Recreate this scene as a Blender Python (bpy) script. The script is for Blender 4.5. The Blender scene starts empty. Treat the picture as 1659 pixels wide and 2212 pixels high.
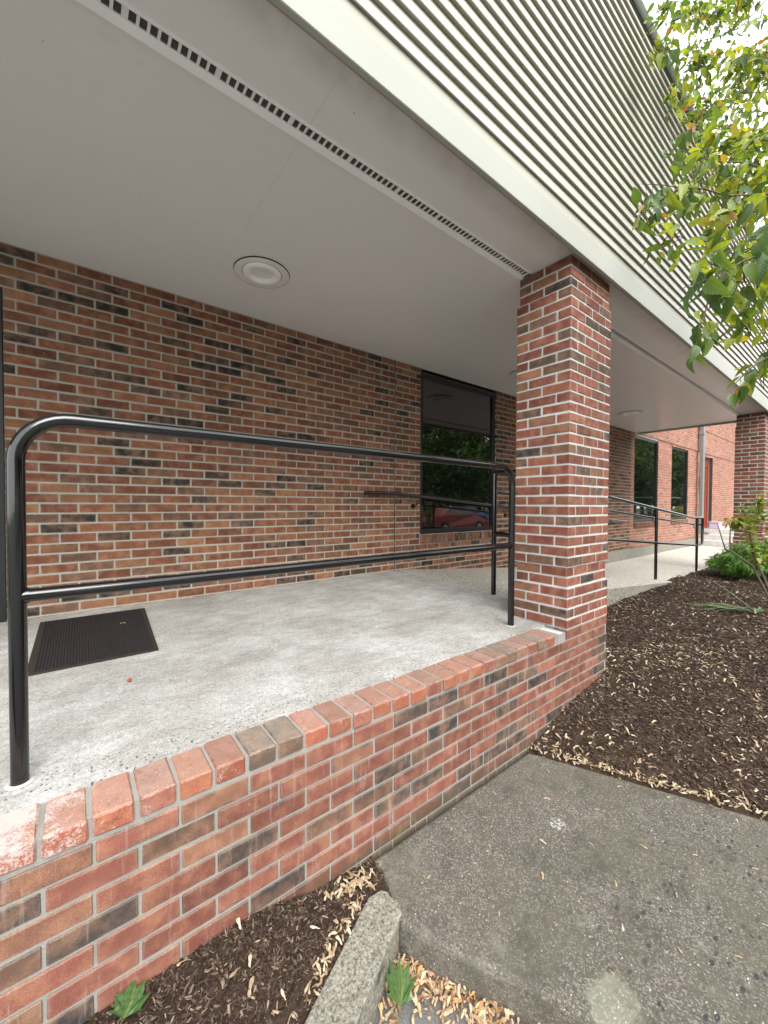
import bpy, math, random
import numpy as np
from mathutils import Vector, Matrix, Euler
random.seed(7)
RNG = np.random.default_rng(7)
R = math.radians
S = bpy.context.scene
COL = S.collection

# ------------------------------------------------------------------ camera
cam_d = bpy.data.cameras.new('camera')
cam = bpy.data.objects.new('camera', cam_d)
COL.objects.link(cam)
cam_d.sensor_fit = 'HORIZONTAL'
cam_d.sensor_width = 36.0
cam_d.lens = 845.7 / 1659.0 * 36.0
cam_d.clip_start = 0.02
cam_d.clip_end = 900
FW = Vector((0.61787877, 0.78603038, -0.01954644))
RT = Vector((0.78622878, -0.61791756, 0.00471147))
UP = Vector((0.00837473, 0.01827909, 0.99979785))
cam.matrix_world = Matrix(((RT.x, UP.x, -FW.x, 0), (RT.y, UP.y, -FW.y, 0), (RT.z, UP.z, -FW.z, 0.815), (0, 0, 0, 1)))
S.camera = cam

# ------------------------------------------------------------------ light
SUN_EL, SUN_AZ = R(44), R(196)        # azimuth measured from +Y clockwise
world = bpy.data.worlds.new('World')
S.world = world
world.use_nodes = True
wn, wl = world.node_tree.nodes, world.node_tree.links
bg = wn['Background']
sky = wn.new('ShaderNodeTexSky')
sky.sky_type = 'NISHITA'
sky.sun_disc = False
sky.sun_elevation = SUN_EL
sky.sun_rotation = SUN_AZ
sky.air_density = 1.5
sky.dust_density = 4.0
bwn = wn.new('ShaderNodeRGBToBW')
mixw = wn.new('ShaderNodeMix'); mixw.data_type = 'RGBA'
mixw.inputs[0].default_value = 0.86
cl = wn.new('ShaderNodeRGB'); cl.outputs[0].default_value = (14.0, 14.3, 14.6, 1)   # even cloud layer
wl.new(sky.outputs[0], mixw.inputs[6])
wl.new(cl.outputs[0], mixw.inputs[7])
wl.new(mixw.outputs[2], bg.inputs['Color'])
bg.inputs['Strength'].default_value = 0.105

sun_d = bpy.data.lights.new('sun', 'SUN')
sun_d.energy = 1.35
sun_d.angle = R(34)
sun_d.color = (1.0, 0.98, 0.95)
sun = bpy.data.objects.new('sun', sun_d)
COL.objects.link(sun)
sd = Vector((math.sin(SUN_AZ) * math.cos(SUN_EL), math.cos(SUN_AZ) * math.cos(SUN_EL), math.sin(SUN_EL)))
sun.rotation_euler = sd.to_track_quat('Z', 'Y').to_euler()

S.view_settings.view_transform = 'Standard'
S.view_settings.look = 'None'
S.view_settings.exposure = 1.22
S.view_settings.gamma = 1.0
S.view_settings.use_curve_mapping = False
S.render.engine = 'CYCLES'
S.cycles.max_bounces = 8
S.cycles.diffuse_bounces = 5
S.cycles.glossy_bounces = 4
S.cycles.transparent_max_bounces = 12
S.cycles.caustics_reflective = False
S.cycles.caustics_refractive = False
S.cycles.use_denoising = True

# ------------------------------------------------------------------ node helper
class NT:
    def __init__(s, name):
        s.m = bpy.data.materials.new(name)
        s.m.use_nodes = True
        s.t = s.m.node_tree
        s.b = s.t.nodes['Principled BSDF']
        s.out = s.t.nodes['Material Output']
    def put(s, sock, v):
        if isinstance(v, bpy.types.NodeSocket): s.t.links.new(v, sock)
        elif isinstance(v, (tuple, list)):
            sock.default_value = tuple(v) + ((1,) if len(v) == 3 and len(sock.default_value) == 4 else ())
        elif v is not None: sock.default_value = v
    def n(s, typ, **kw):
        nd = s.t.nodes.new('ShaderNode' + typ)
        for k, v in kw.items(): setattr(nd, k, v)
        return nd
    def math(s, op, a, b=None, c=None, clamp=False):
        nd = s.n('Math', operation=op, use_clamp=clamp)
        s.put(nd.inputs[0], a); s.put(nd.inputs[1], b)
        if c is not None: s.put(nd.inputs[2], c)
        return nd.outputs[0]
    def noise(s, scale, vec=None, detail=3, rough=.55, dist=0, dim='3D', w=None):
        nd = s.n('TexNoise', noise_dimensions=dim)
        if vec is not None: s.put(nd.inputs['Vector'], vec)
        if w is not None: s.put(nd.inputs['W'], w)
        nd.inputs['Scale'].default_value = scale; nd.inputs['Detail'].default_value = detail
        nd.inputs['Roughness'].default_value = rough; nd.inputs['Distortion'].default_value = dist
        return nd.outputs[0]
    def voro(s, scale, vec=None, feature='F1', rand=1.0, out='Distance'):
        nd = s.n('TexVoronoi', feature=feature)
        if vec is not None: s.put(nd.inputs['Vector'], vec)
        nd.inputs['Scale'].default_value = scale
        nd.inputs['Randomness'].default_value = rand
        return nd.outputs[out]
    def mix(s, f, a, b, blend='MIX'):
        nd = s.n('Mix', data_type='RGBA', blend_type=blend)
        s.put(nd.inputs[0], f); s.put(nd.inputs[6], a); s.put(nd.inputs[7], b)
        return nd.outputs[2]
    def ramp(s, f, stops, interp='LINEAR'):
        nd = s.n('ValToRGB'); cr = nd.color_ramp; cr.interpolation = interp
        while len(cr.elements) < len(stops): cr.elements.new(.5)
        for e, (p, c) in zip(cr.elements, stops):
            e.position = p
            e.color = (c, c, c, 1) if isinstance(c, (int, float)) else tuple(c) + (1,)
        s.put(nd.inputs[0], f)
        return nd.outputs[0]
    def step(s, v, lo, hi):
        nd = s.n('MapRange', interpolation_type='SMOOTHSTEP')
        s.put(nd.inputs[0], v); nd.inputs[1].default_value = lo; nd.inputs[2].default_value = hi
        return nd.outputs[0]
    def pos(s):
        return s.n('NewGeometry').outputs['Position']
    def xyz(s, v):
        nd = s.n('SeparateXYZ'); s.put(nd.inputs[0], v); return nd.outputs
    def comb(s, x, y, z):
        nd = s.n('CombineXYZ'); s.put(nd.inputs[0], x); s.put(nd.inputs[1], y); s.put(nd.inputs[2], z); return nd.outputs[0]
    def attr(s, name, out='Fac'):
        return s.n('Attribute', attribute_name=name).outputs[out]
    def rand(s, k=1.0, joined=False):
        v = s.attr('rnd') if joined else s.n('ObjectInfo').outputs['Random']
        wn_ = s.n('TexWhiteNoise', noise_dimensions='1D')
        s.put(wn_.inputs['W'], s.math('MULTIPLY', v, 91.7 * k))
        return wn_.outputs['Value']
    def bump(s, h, strength=.3, dist=.002):
        nd = s.n('Bump'); nd.inputs['Strength'].default_value = strength; nd.inputs['Distance'].default_value = dist
        s.put(nd.inputs['Height'], h); s.put(s.b.inputs['Normal'], nd.outputs[0])
    def fin(s, col=None, rough=None, spec=None, metal=None):
        s.put(s.b.inputs['Base Color'], col)
        if rough is not None: s.put(s.b.inputs['Roughness'], rough)
        if spec is not None: s.put(s.b.inputs['Specular IOR Level'], spec)
        if metal is not None: s.put(s.b.inputs['Metallic'], metal)
        return s.m

def mat_brick(name, joined=False, hue='column'):
    s = NT(name)
    r1, r2, r3 = s.rand(1, joined), s.rand(2.37, joined), s.rand(5.11, joined)
    P = s.pos()
    pal = {
        'column': [(0, (.185, .060, .043)), (.34, (.22, .076, .052)), (.52, (.16, .052, .039)), (.64, (.225, .10, .060)), (.76, (.15, .082, .056)), (.86, (.085, .060, .048)), (.94, (.046, .040, .039))],
        'wall':   [(0, (.165, .060, .035)), (.28, (.205, .082, .045)), (.46, (.135, .050, .032)), (.58, (.225, .105, .055)), (.70, (.13, .072, .048)), (.81, (.062, .044, .035)), (.88, (.028, .025, .024))],
        'low':    [(0, (.175, .064, .047)), (.34, (.20, .074, .054)), (.52, (.15, .056, .043)), (.66, (.19, .090, .060)), (.76, (.12, .070, .052)), (.84, (.068, .053, .046)), (.91, (.040, .036, .036))],
        'cap':    [(0, (.28, .085, .052)), (.3, (.31, .105, .060)), (.55, (.21, .075, .057)), (.74, (.22, .11, .074)), (.86, (.11, .080, .062))],
        'far':    [(0, (.36, .15, .105)), (.4, (.40, .175, .12)), (.75, (.34, .14, .10)), (.93, (.20, .12, .09))],  # brighter daylight beyond the canopy is put into this lighter palette
    }[hue]
    base = s.ramp(r1, pal, 'CONSTANT')
    uv = s.n('UVMap', uv_map='UVMap').outputs[0]
    u = s.xyz(uv)
    eu = s.math('MULTIPLY', s.math('MINIMUM', u[0], s.math('SUBTRACT', 1.0, u[0])), 3.3)
    ev = s.math('MINIMUM', u[1], s.math('SUBTRACT', 1.0, u[1]))
    e = s.math('MINIMUM', eu, ev)
    nl = s.noise(11, P, 2)
    burn = s.math('ADD', e, s.math('MULTIPLY', s.math('SUBTRACT', nl, .5), .8 if hue != 'cap' else .3))
    thr = s.math('SUBTRACT', {'low': .16, 'cap': .02, 'far': .1}.get(hue, .17), s.math('MULTIPLY', r2, .28))
    burn = s.math('SUBTRACT', thr, burn)
    burn = s.step(burn, -.02, .14)
    col = s.mix(s.math('MULTIPLY', burn, .82), base, (.065, .056, .052))
    # tone drift inside a brick, grit, pale scuffs
    col = s.mix(s.step(s.noise(16, P, 3), .35, .75), col, s.mix(.35, col, (.45, .24, .14)), 'MIX')
    sm = s.step(s.math('ADD', e, s.math('MULTIPLY', s.noise(45, P, 4, .75), -.42)), -.10, -.17)
    col = s.mix(s.math('MULTIPLY', sm, .18 if hue == 'low' else .34), col, (.36, .32, .27))
    grit = s.noise(420, P, 2)
    col = s.mix(.55, col, s.ramp(grit, [(.3, .25), (.5, .5), (.72, .82)]), 'OVERLAY')
    v = s.math('ADD', .82, s.math('MULTIPLY', r3, .36))
    col = s.mix(1.0, col, s.comb(v, v, v), 'MULTIPLY')
    sc = s.step(s.noise(34, P, 4, .7), .70, .76)
    col = s.mix(s.math('MULTIPLY', sc, .28), col, (.62, .56, .50))
    p = s.xyz(P)
    if hue in ('low',):
        d = s.step(s.math('ADD', p[2], s.math('MULTIPLY', s.noise(7, P, 3), .16)), -.44, -.53)
        d = s.math('MULTIPLY', d, s.step(p[0], .15, .6))
        col = s.mix(s.math('MULTIPLY', d, .85), col, (.075, .065, .043))
        gz = s.step(s.noise(3.1, P, 3), .60, .72)
        col = s.mix(s.math('MULTIPLY', gz, s.math('MULTIPLY', d, .5)), col, (.22, .22, .06))
        # pale vertical wash marks
        sv = s.noise(1, s.comb(s.math('MULTIPLY', p[0], 60.), p[1], s.math('MULTIPLY', p[2], 5.)), 3)
        col = s.mix(s.math('MULTIPLY', s.step(sv, .58, .72), .16), col, (.62, .52, .46))
    if hue == 'cap':
        lime = s.math('ADD', s.math('MULTIPLY', s.noise(160, P, 4, .8), .9), s.math('MULTIPLY', s.noise(18, P, 4, .7), .75))
        near = s.step(p[0], .10, -.16)
        lime = s.math('ADD', lime, s.math('MULTIPLY', near, .22))
        back = s.step(p[1], 1.27, 1.41)
        lime = s.math('ADD', lime, s.math('MULTIPLY', back, s.math('MULTIPLY', near, .14)))
        col = s.mix(s.math('MULTIPLY', s.step(lime, .92, 1.12), .75), col, (.58, .52, .49))
    if hue == 'cap':
        dust = s.step(s.math('ADD', s.noise(210, P, 4, .8), s.math('MULTIPLY', s.noise(9, P, 2), .5)), .80, .98)
        col = s.mix(s.math('MULTIPLY', dust, .28), col, (.46, .38, .32))
        dk2 = s.step(s.noise(26, P, 5, .75), .54, .66)
        col = s.mix(s.math('MULTIPLY', dk2, .35), col, (.12, .06, .045))
    if hue == 'wall':
        drip = s.step(s.noise(55, P, 4, .7), .735, .76)
        col = s.mix(s.math('MULTIPLY', drip, .5), col, (.5, .45, .4))
    s.bump(s.math('ADD', grit, s.math('MULTIPLY', s.noise(60, P, 3), 1.5)), .35, .0016)
    return s.fin(col, .85, .25)

def mat_mortar(name, a, b, sc=220):
    s = NT(name); P = s.pos()
    col = s.mix(s.noise(sc, P, 3, .7), a, b)
    col = s.mix(s.math('MULTIPLY', s.step(s.noise(5, P, 4), .5, .75), .35), col, tuple(x * .55 for x in a))
    s.bump(s.math('ADD', s.noise(300, P, 2), s.noise(70, P, 3)), .6, .003)
    return s.fin(col, .95, .15)

M = {}
for h in ('column', 'wall', 'low', 'cap', 'far'):
    M['brick_' + h] = mat_brick('brick_' + h, False, h)
    M['bricks_' + h] = mat_brick('bricks_' + h, True, h)
M['mortar_column'] = mat_mortar('mortar_column', (.50, .485, .455), (.70, .685, .655))
M['mortar_wall'] = mat_mortar('mortar_wall', (.34, .31, .255), (.50, .46, .39))
M['mortar_low'] = mat_mortar('mortar_low', (.22, .21, .185), (.40, .385, .35))
M['mortar_far_lit'] = mat_mortar('mortar_far_lit', (.45, .40, .35), (.58, .52, .47))  # lightened like its bricks: open-sky light carried in the colour

def mat_platform():
    s = NT('platform_concrete'); P = s.pos(); p = s.xyz(P)
    big = s.noise(2.4, P, 7, .72)
    col = s.mix(s.step(big, .35, .7), (.37, .36, .335), (.53, .53, .52))
    st = s.noise(3.6, s.comb(s.math('MULTIPLY', p[0], .8), s.math('MULTIPLY', p[1], 1.6), 3.3), 9, .82)
    col = s.mix(s.math('MULTIPLY', s.step(st, .44, .64), .52), col, (.25, .23, .195))
    st2 = s.noise(14, s.comb(s.math('MULTIPLY', p[0], .5), p[1], 1.3), 5, .75)
    col = s.mix(s.math('MULTIPLY', s.step(st2, .50, .60), .35), col, (.26, .24, .21))
    # paste worn off, stones showing along the front edge
    pit = s.voro(95, s.comb(p[0], s.math('MULTIPLY', p[1], 1.0), 0.0), 'F1')
    fr = s.step(p[1], 1.66, 1.42)
    cell = s.voro(95, s.comb(p[0], s.math('MULTIPLY', p[1], 1.0), 0.0), 'F1', 1, 'Color')
    cs = s.xyz(cell)[0]
    stone = s.math('MULTIPLY', s.step(pit, .42, .36), s.step(cs, .80, .82))
    stone = s.math('MULTIPLY', stone, s.math('ADD', .12, s.math('MULTIPLY', fr, .85)))
    col = s.mix(stone, col, (.09, .10, .095))
    sp = s.noise(230, P, 3, .8)
    sp2 = s.noise(75, P, 4, .85)
    col = s.mix(.45, col, s.ramp(sp2, [(.36, .25), (.5, .5), (.64, .72)]), 'OVERLAY')
    col = s.mix(.7, col, s.ramp(sp, [(.32, .22), (.5, .5), (.68, .78)]), 'OVERLAY')
    rust = s.math('MULTIPLY', s.step(s.noise(6, P, 4), .68, .78), .3)
    col = s.mix(rust, col, (.32, .22, .13))
    s.bump(s.math('ADD', sp, s.math('MULTIPLY', s.noise(50, P, 4), 1.4)), .5, .003)
    return s.fin(col, .88, .3)
M['platform'] = mat_platform()

def mat_paver():
    s = NT('aggregate_concrete'); P = s.pos(); p = s.xyz(P)
    col = s.mix(s.noise(2.6, P, 4), (.088, .079, .063), (.155, .142, .117))
    fine = s.voro(230, P, 'F1', 1, 'Color'); f = s.xyz(fine)[1]
    col = s.mix(s.math('MULTIPLY', s.step(f, .66, .95), .6), col, (.33, .305, .26))
    col = s.mix(s.math('MULTIPLY', s.step(f, .28, .12), .75), col, (.07, .065, .055))
    wv = s.n('Mapping'); s.put(wv.inputs[0], P); wv.inputs['Rotation'].default_value = (0, 0, .6); wv.inputs['Scale'].default_value = (1, 1.9, 1)
    vc = s.voro(26, wv.outputs[0], 'F1', 1, 'Color'); vd = s.voro(26, wv.outputs[0], 'F1')
    zone = s.step(s.math('ADD', s.noise(1.4, P, 2), s.math('MULTIPLY', s.math('SUBTRACT', .75, p[1]), .45)), .42, .75)
    big = s.math('MULTIPLY', s.step(s.math('ADD', vd, s.math('MULTIPLY', s.noise(70, P, 2), .25)), .46, .40), s.step(s.xyz(vc)[0], .66, .69))
    col = s.mix(s.math('MULTIPLY', big, zone), col, (.045, .052, .05))
    vc2 = s.voro(75, wv.outputs[0], 'F1', 1, 'Color'); vd2 = s.voro(75, wv.outputs[0], 'F1')
    wh = s.math('MULTIPLY', s.step(vd2, .30, .24), s.step(s.xyz(vc2)[1], .93, .95))
    col = s.mix(s.math('MULTIPLY', wh, .8), col, (.62, .58, .52))
    edge = s.math('MULTIPLY', s.step(p[0], 1.12, .9), s.step(s.noise(20, P, 5, .8), .45, .7))
    col = s.mix(s.math('MULTIPLY', edge, .55), col, (.46, .43, .36))
    # lichen-like pale smear near the front corner, one white dropping
    def blob(cx, cy, r, k):
        dx = s.math('SUBTRACT', p[0], cx); dy = s.math('SUBTRACT', p[1], cy)
        d = s.math('SQRT', s.math('ADD', s.math('MULTIPLY', dx, dx), s.math('MULTIPLY', dy, dy)))
        return s.step(s.math('ADD', d, s.math('MULTIPLY', s.math('SUBTRACT', s.noise(k, P, 4), .5), r * 1.1)), r, r * .72)
    col = s.mix(s.math('MULTIPLY', blob(1.205, .445, .085, 16), .30), col, (.46, .47, .36))
    col = s.mix(s.math('MULTIPLY', s.math('MULTIPLY', blob(1.69, .876, .04, 60), s.step(s.noise(90, P, 3), .45, .6)), .5), col, (.72, .70, .66))
    moss = s.math('MULTIPLY', s.step(s.noise(3.5, P, 6, .7), .46, .62), .5)
    col = s.mix(moss, col, (.115, .108, .078))
    dk = s.math('MULTIPLY', s.step(s.noise(5, P, 6, .75), .50, .64), .45)
    col = s.mix(dk, col, (.055, .05, .042))
    col = s.mix(s.math('MULTIPLY', s.step(s.noise(11, P, 5, .7), .55, .7), .35), col, (.26, .245, .205))
    s.bump(s.math('ADD', s.noise(260, P, 3, .7), s.math('MULTIPLY', s.noise(60, P, 3), .8)), .7, .004)
    return s.fin(col, .92, .2)
M['paver'] = mat_paver()

def mat_conc(name, a, b, dark=(.05, .045, .04), dk=.5, sc=170):
    s = NT(name); P = s.pos()
    col = s.mix(s.noise(9, P, 5, .7), a, b)
    f = s.noise(sc, P, 4, .8)
    col = s.mix(.85, col, s.ramp(f, [(.36, .12), (.5, .5), (.64, .88)]), 'OVERLAY')
    col = s.mix(s.math('MULTIPLY', s.step(s.noise(13, P, 4), .58, .72), dk), col, dark)
    s.bump(s.math('ADD', f, s.noise(40, P, 3)), .7, .004)
    return s.fin(col, .93, .2)
M['kerb'] = mat_conc('kerb_concrete', (.165, .155, .125), (.30, .285, .235), (.04, .036, .03), .75, 110)
M['ramp'] = mat_conc('ramp_concrete', (.44, .41, .35), (.56, .53, .47), (.28, .24, .18), .55, 60)
M['foundation'] = mat_conc('foundation_concrete', (.22, .21, .175), (.32, .305, .26), (.12, .11, .09), .6, 60)
M['steps'] = mat_conc('step_concrete', (.52, .50, .46), (.66, .64, .60), (.34, .31, .27), .4, 60)

def mat_simple(name, col, rough=.6, spec=.5, metal=0, var=.0, vs=8, bs=0, bsc=200):
    s = NT(name); c = col
    if var:
        P = s.pos()
        c = s.mix(s.noise(vs, P, 4), tuple(x * (1 - var) for x in col), tuple(min(1, x * (1 + var)) for x in col))
    if bs: s.bump(s.noise(bsc, s.pos(), 3), bs, .002)
    return s.fin(c, rough, spec, metal)
def mat_soffit():
    s = NT('soffit_paint'); P = s.pos(); p = s.xyz(P)
    col = s.mix(s.noise(1.6, P, 6, .7), (.71, .70, .70), (.80, .79, .79))
    seam = s.step(s.math('ABSOLUTE', s.math('SUBTRACT', s.math('FRACT', s.math('MULTIPLY', s.math('ADD', p[0], 5.3), 1 / 2.44)), .5)), .0007, .0002)
    col = s.mix(s.math('MULTIPLY', seam, .35), col, (.3, .28, .26))
    wst = s.step(s.noise(2.3, s.comb(p[0], s.math('MULTIPLY', p[1], 2.), 0.), 6, .75), .56, .72)
    col = s.mix(s.math('MULTIPLY', wst, .16), col, (.50, .44, .38))
    front_dk = s.math('MULTIPLY', s.step(p[1], 1.42, 1.24), s.noise(9, P, 4))  # mottled, darker towards the front edge
    col = s.mix(s.math('MULTIPLY', front_dk, .75), col, (.24, .20, .17))
    fly = s.step(s.voro(9, P), .035, .02)
    col = s.mix(s.math('MULTIPLY', fly, .7), col, (.09, .07, .06))
    s.bump(s.math('ADD', s.noise(240, P, 2), s.math('MULTIPLY', s.noise(3, P, 2), 4.)), .10, .002)
    return s.fin(col, .33, .5)
M['soffit'] = mat_soffit()
def mat_siding(ca=(.40, .39, .325), cb=(.46, .45, .385)):
    s = NT('siding_paint'); P = s.pos(); p = s.xyz(P)
    col = s.mix(s.noise(2.2, P, 4), ca, cb)
    g = s.noise(1, s.comb(s.math('MULTIPLY', p[0], 6.), p[1], s.math('MULTIPLY', p[2], 90.)), 4)
    col = s.mix(s.math('MULTIPLY', s.step(g, .55, .8), .12), col, (.5, .49, .40))
    m = s.step(s.noise(5, P, 5, .7), .62, .78)
    col = s.mix(s.math('MULTIPLY', m, .35), col, (.27, .27, .20))
    s.bump(s.math('ADD', g, s.noise(120, P, 3)), .15, .0015)
    return s.fin(col, .5, .4)
M['siding'] = mat_siding()
M['fascia'] = mat_siding((.355, .36, .315), (.40, .405, .36)); M['fascia'].name = 'fascia_paint'
M['white_trim'] = mat_simple('white_trim', (.90, .89, .87), .35, .5, var=.05)
M['lens'] = mat_simple('lamp_lens', (.38, .37, .34), .3, .5, var=.05, vs=30)
M['vent_dark'] = mat_simple('vent_dark', (.012, .011, .011), .9, .2)
M['louvre'] = mat_simple('louvre_paint', (.16, .15, .145), .5, .4, var=.1, vs=60)
M['flashing'] = mat_simple('roof_flashing', (.62, .66, .70), .45, .5, .3, var=.12, vs=5)
M['black_paint'] = mat_simple('black_gloss_paint', (.0030, .0030, .0035), .09, .75, bs=.05, bsc=90)
M['black_frame'] = mat_simple('black_frame', (.012, .012, .012), .35, .5)
M['grout'] = mat_simple('grout', (.48, .46, .42), .9, .2, var=.15, vs=60)
M['roof'] = mat_simple('roof_membrane', (.2, .2, .2), .9, .2, var=.1)
M['spout'] = mat_simple('downspout_paint', (.25, .26, .265), .45, .5, .2, var=.06)
M['purple'] = mat_simple('lilac_plastic', (.55, .48, .62), .5, .4)
M['wood_red'] = mat_simple('red_stained_wood', (.27, .05, .025), .35, .5, var=.25, vs=30)
M['sign_white'] = mat_simple('white_board', (.78, .78, .76), .5, .4)
M['dark_room'] = mat_simple('dark_room', (.02, .02, .02), .9, .1)
M['sealant'] = mat_simple('dark_sealant', (.045, .03, .025), .9, .2)
def mat_glass():
    s = NT('window_glass')
    s.put(s.b.inputs['IOR'], 1.75)
    return s.fin((.006, .007, .007), .012, .65)
M['glass'] = mat_glass()
def mat_mat():
    s = NT('door_mat_fabric'); P = s.pos()
    col = s.mix(s.noise(70, P, 4, .8), (.018, .016, .020), (.040, .036, .040))
    col = s.mix(s.math('MULTIPLY', s.step(s.noise(60, P, 4, .8), .68, .75), .5), col, (.16, .14, .12))
    s.bump(s.noise(500, P, 2), .8, .002)
    return s.fin(col, .95, .15)
M['mat'] = mat_mat()
M['mat_rubber'] = mat_simple('mat_rubber', (.035, .028, .022), .7, .3, var=.3, vs=30)

def mat_attr(name, stops, rough=.85, spec=.2, trans=0, grain=300, bump=.4):
    s = NT(name)
    r = s.rand(1, True); P = s.pos()
    col = s.ramp(r, stops)
    col = s.mix(.45, col, s.ramp(s.noise(grain, P, 2), [(.3, .3), (.7, .7)]), 'OVERLAY')
    if bump: s.bump(s.noise(grain, P, 2), bump, .001)
    m = s.fin(col, rough, spec)
    if trans:
        tr = s.n('BsdfTranslucent'); s.put(tr.inputs[0], s.mix(1.0, col, (1.5, 1.35, .45), 'MULTIPLY'))
        mx = s.n('MixShader'); mx.inputs[0].default_value = trans
        s.t.links.new(s.b.outputs[0], mx.inputs[1]); s.t.links.new(tr.outputs[0], mx.inputs[2])
        s.t.links.new(mx.outputs[0], s.out.inputs[0])
    return m
M['chips'] = mat_attr('bark_chips', [(0, (.022, .015, .011)), (.35, (.046, .030, .021)), (.7, (.088, .058, .042)), (.90, (.15, .105, .077)), (1, (.30, .23, .17))])
M['seeds'] = mat_attr('dry_seed_wings', [(0, (.40, .28, .18)), (.4, (.58, .46, .31)), (.7, (.68, .60, .46)), (.9, (.38, .25, .16)), (1, (.62, .60, .36))], .7, .3, .25, 200, .2)
M['petals'] = mat_attr('litter_bits', [(0, (.34, .22, .13)), (.3, (.55, .40, .26)), (.6, (.64, .52, .36)), (.80, (.58, .36, .15)), (.90, (.52, .22, .09)), (.95, (.58, .46, .30)), (1, (.5, .14, .10))], .7, .3, .2, 200, .2)
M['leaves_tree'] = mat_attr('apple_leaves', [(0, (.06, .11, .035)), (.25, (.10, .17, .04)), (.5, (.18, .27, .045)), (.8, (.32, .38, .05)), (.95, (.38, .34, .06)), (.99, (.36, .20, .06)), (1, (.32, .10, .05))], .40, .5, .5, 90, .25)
M['leaves_bush'] = mat_attr('bush_leaves', [(0, (.05, .13, .025)), (.5, (.10, .23, .035)), (1, (.20, .34, .06))], .5, .4, .3, 80, .2)
M['leaves_shrub'] = mat_attr('shrub_leaves', [(0, (.09, .16, .03)), (.5, (.19, .27, .04)), (.85, (.33, .34, .06)), (1, (.40, .30, .08))], .5, .4, .35, 80, .2)
M['leaves_far'] = mat_attr('far_leaves', [(0, (.03, .07, .02)), (.5, (.06, .12, .03)), (1, (.14, .19, .04))], .6, .3, .25, 8, 0)
M['blades'] = mat_attr('strap_leaves', [(0, (.10, .17, .07)), (.4, (.16, .24, .13)), (.8, (.28, .36, .26)), (1, (.42, .40, .22))], .5, .4, .2, 60, .2)
def mat_leaf_single(name, stops):
    s = NT(name); r = s.rand(1, False); P = s.pos()
    col = s.ramp(r, stops)
    u = s.xyz(s.n('UVMap', uv_map='UVMap').outputs[0])
    rib = s.step(s.math('ABSOLUTE', s.math('SUBTRACT', u[1], .5)), .035, .0)
    vein = s.math('SINE', s.math('MULTIPLY', s.math('ADD', u[0], s.math('MULTIPLY', s.math('ABSOLUTE', s.math('SUBTRACT', u[1], .5)), -.7)), 52.))
    vn = s.math('MULTIPLY', s.step(vein, .80, 1.), .3)
    col = s.mix(s.math('MULTIPLY', s.math('MAXIMUM', rib, vn), .6), col, s.mix(.5, col, (.35, .42, .12)))
    blot = s.step(s.noise(60, P, 3), .62, .72)
    col = s.mix(s.math('MULTIPLY', blot, .45), col, (.20, .09, .04))
    s.bump(s.math('ADD', vein, s.noise(150, P, 2)), .3, .001)
    m = s.fin(col, .36, .55)
    tr = s.n('BsdfTranslucent'); s.put(tr.inputs[0], s.mix(1.0, col, (1.5, 1.4, .4), 'MULTIPLY'))
    mx = s.n('MixShader'); mx.inputs[0].default_value = .38
    s.t.links.new(s.b.outputs[0], mx.inputs[1]); s.t.links.new(tr.outputs[0], mx.inputs[2]); s.t.links.new(mx.outputs[0], s.out.inputs[0])
    return m
M['leaf_near'] = mat_leaf_single('near_leaf', [(0, (.045, .095, .035)), (.35, (.08, .15, .045)), (.65, (.14, .22, .05)), (.92, (.28, .33, .06)), (.985, (.30, .24, .07)), (1, (.32, .13, .05))])
M['leaf_green'] = mat_leaf_single('fallen_green_leaf', [(0, (.07, .15, .045)), (1, (.10, .19, .065))])
M['bark'] = mat_conc('branch_bark', (.09, .07, .055), (.17, .14, .11), (.04, .03, .025), .5, 120)
M['mulch'] = mat_conc('mulch_ground', (.030, .019, .013), (.060, .038, .026), (.015, .010, .008), .5, 140)
def mat_asphalt():
    s = NT('asphalt'); P = s.pos()
    col = s.mix(s.noise(3, P, 4), (.13, .13, .128), (.19, .19, .185))
    f = s.xyz(s.voro(160, P, 'F1', 1, 'Color'))[0]
    col = s.mix(s.math('MULTIPLY', s.step(f, .8, .95), .6), col, (.2, .2, .2))
    s.bump(s.noise(160, P, 3), .8, .004)
    return s.fin(col, .9, .3)
M['asphalt'] = mat_asphalt()
M['grass'] = mat_simple('lawn', (.06, .10, .03), .9, .2, var=.4, vs=3, bs=.6, bsc=30)
M['car_red'] = mat_simple('car_paint_red', (.26, .015, .014), .25, .6)
M['car_blue'] = mat_simple('car_paint_blue', (.03, .14, .38), .25, .6)
M['tyre'] = mat_simple('tyre_rubber', (.015, .015, .015), .8, .3)
M['rim'] = mat_simple('wheel_rim', (.4, .4, .4), .3, .5, .8)
M['lamp_red'] = mat_simple('lamp_red', (.4, .02, .02), .3, .5)

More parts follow.
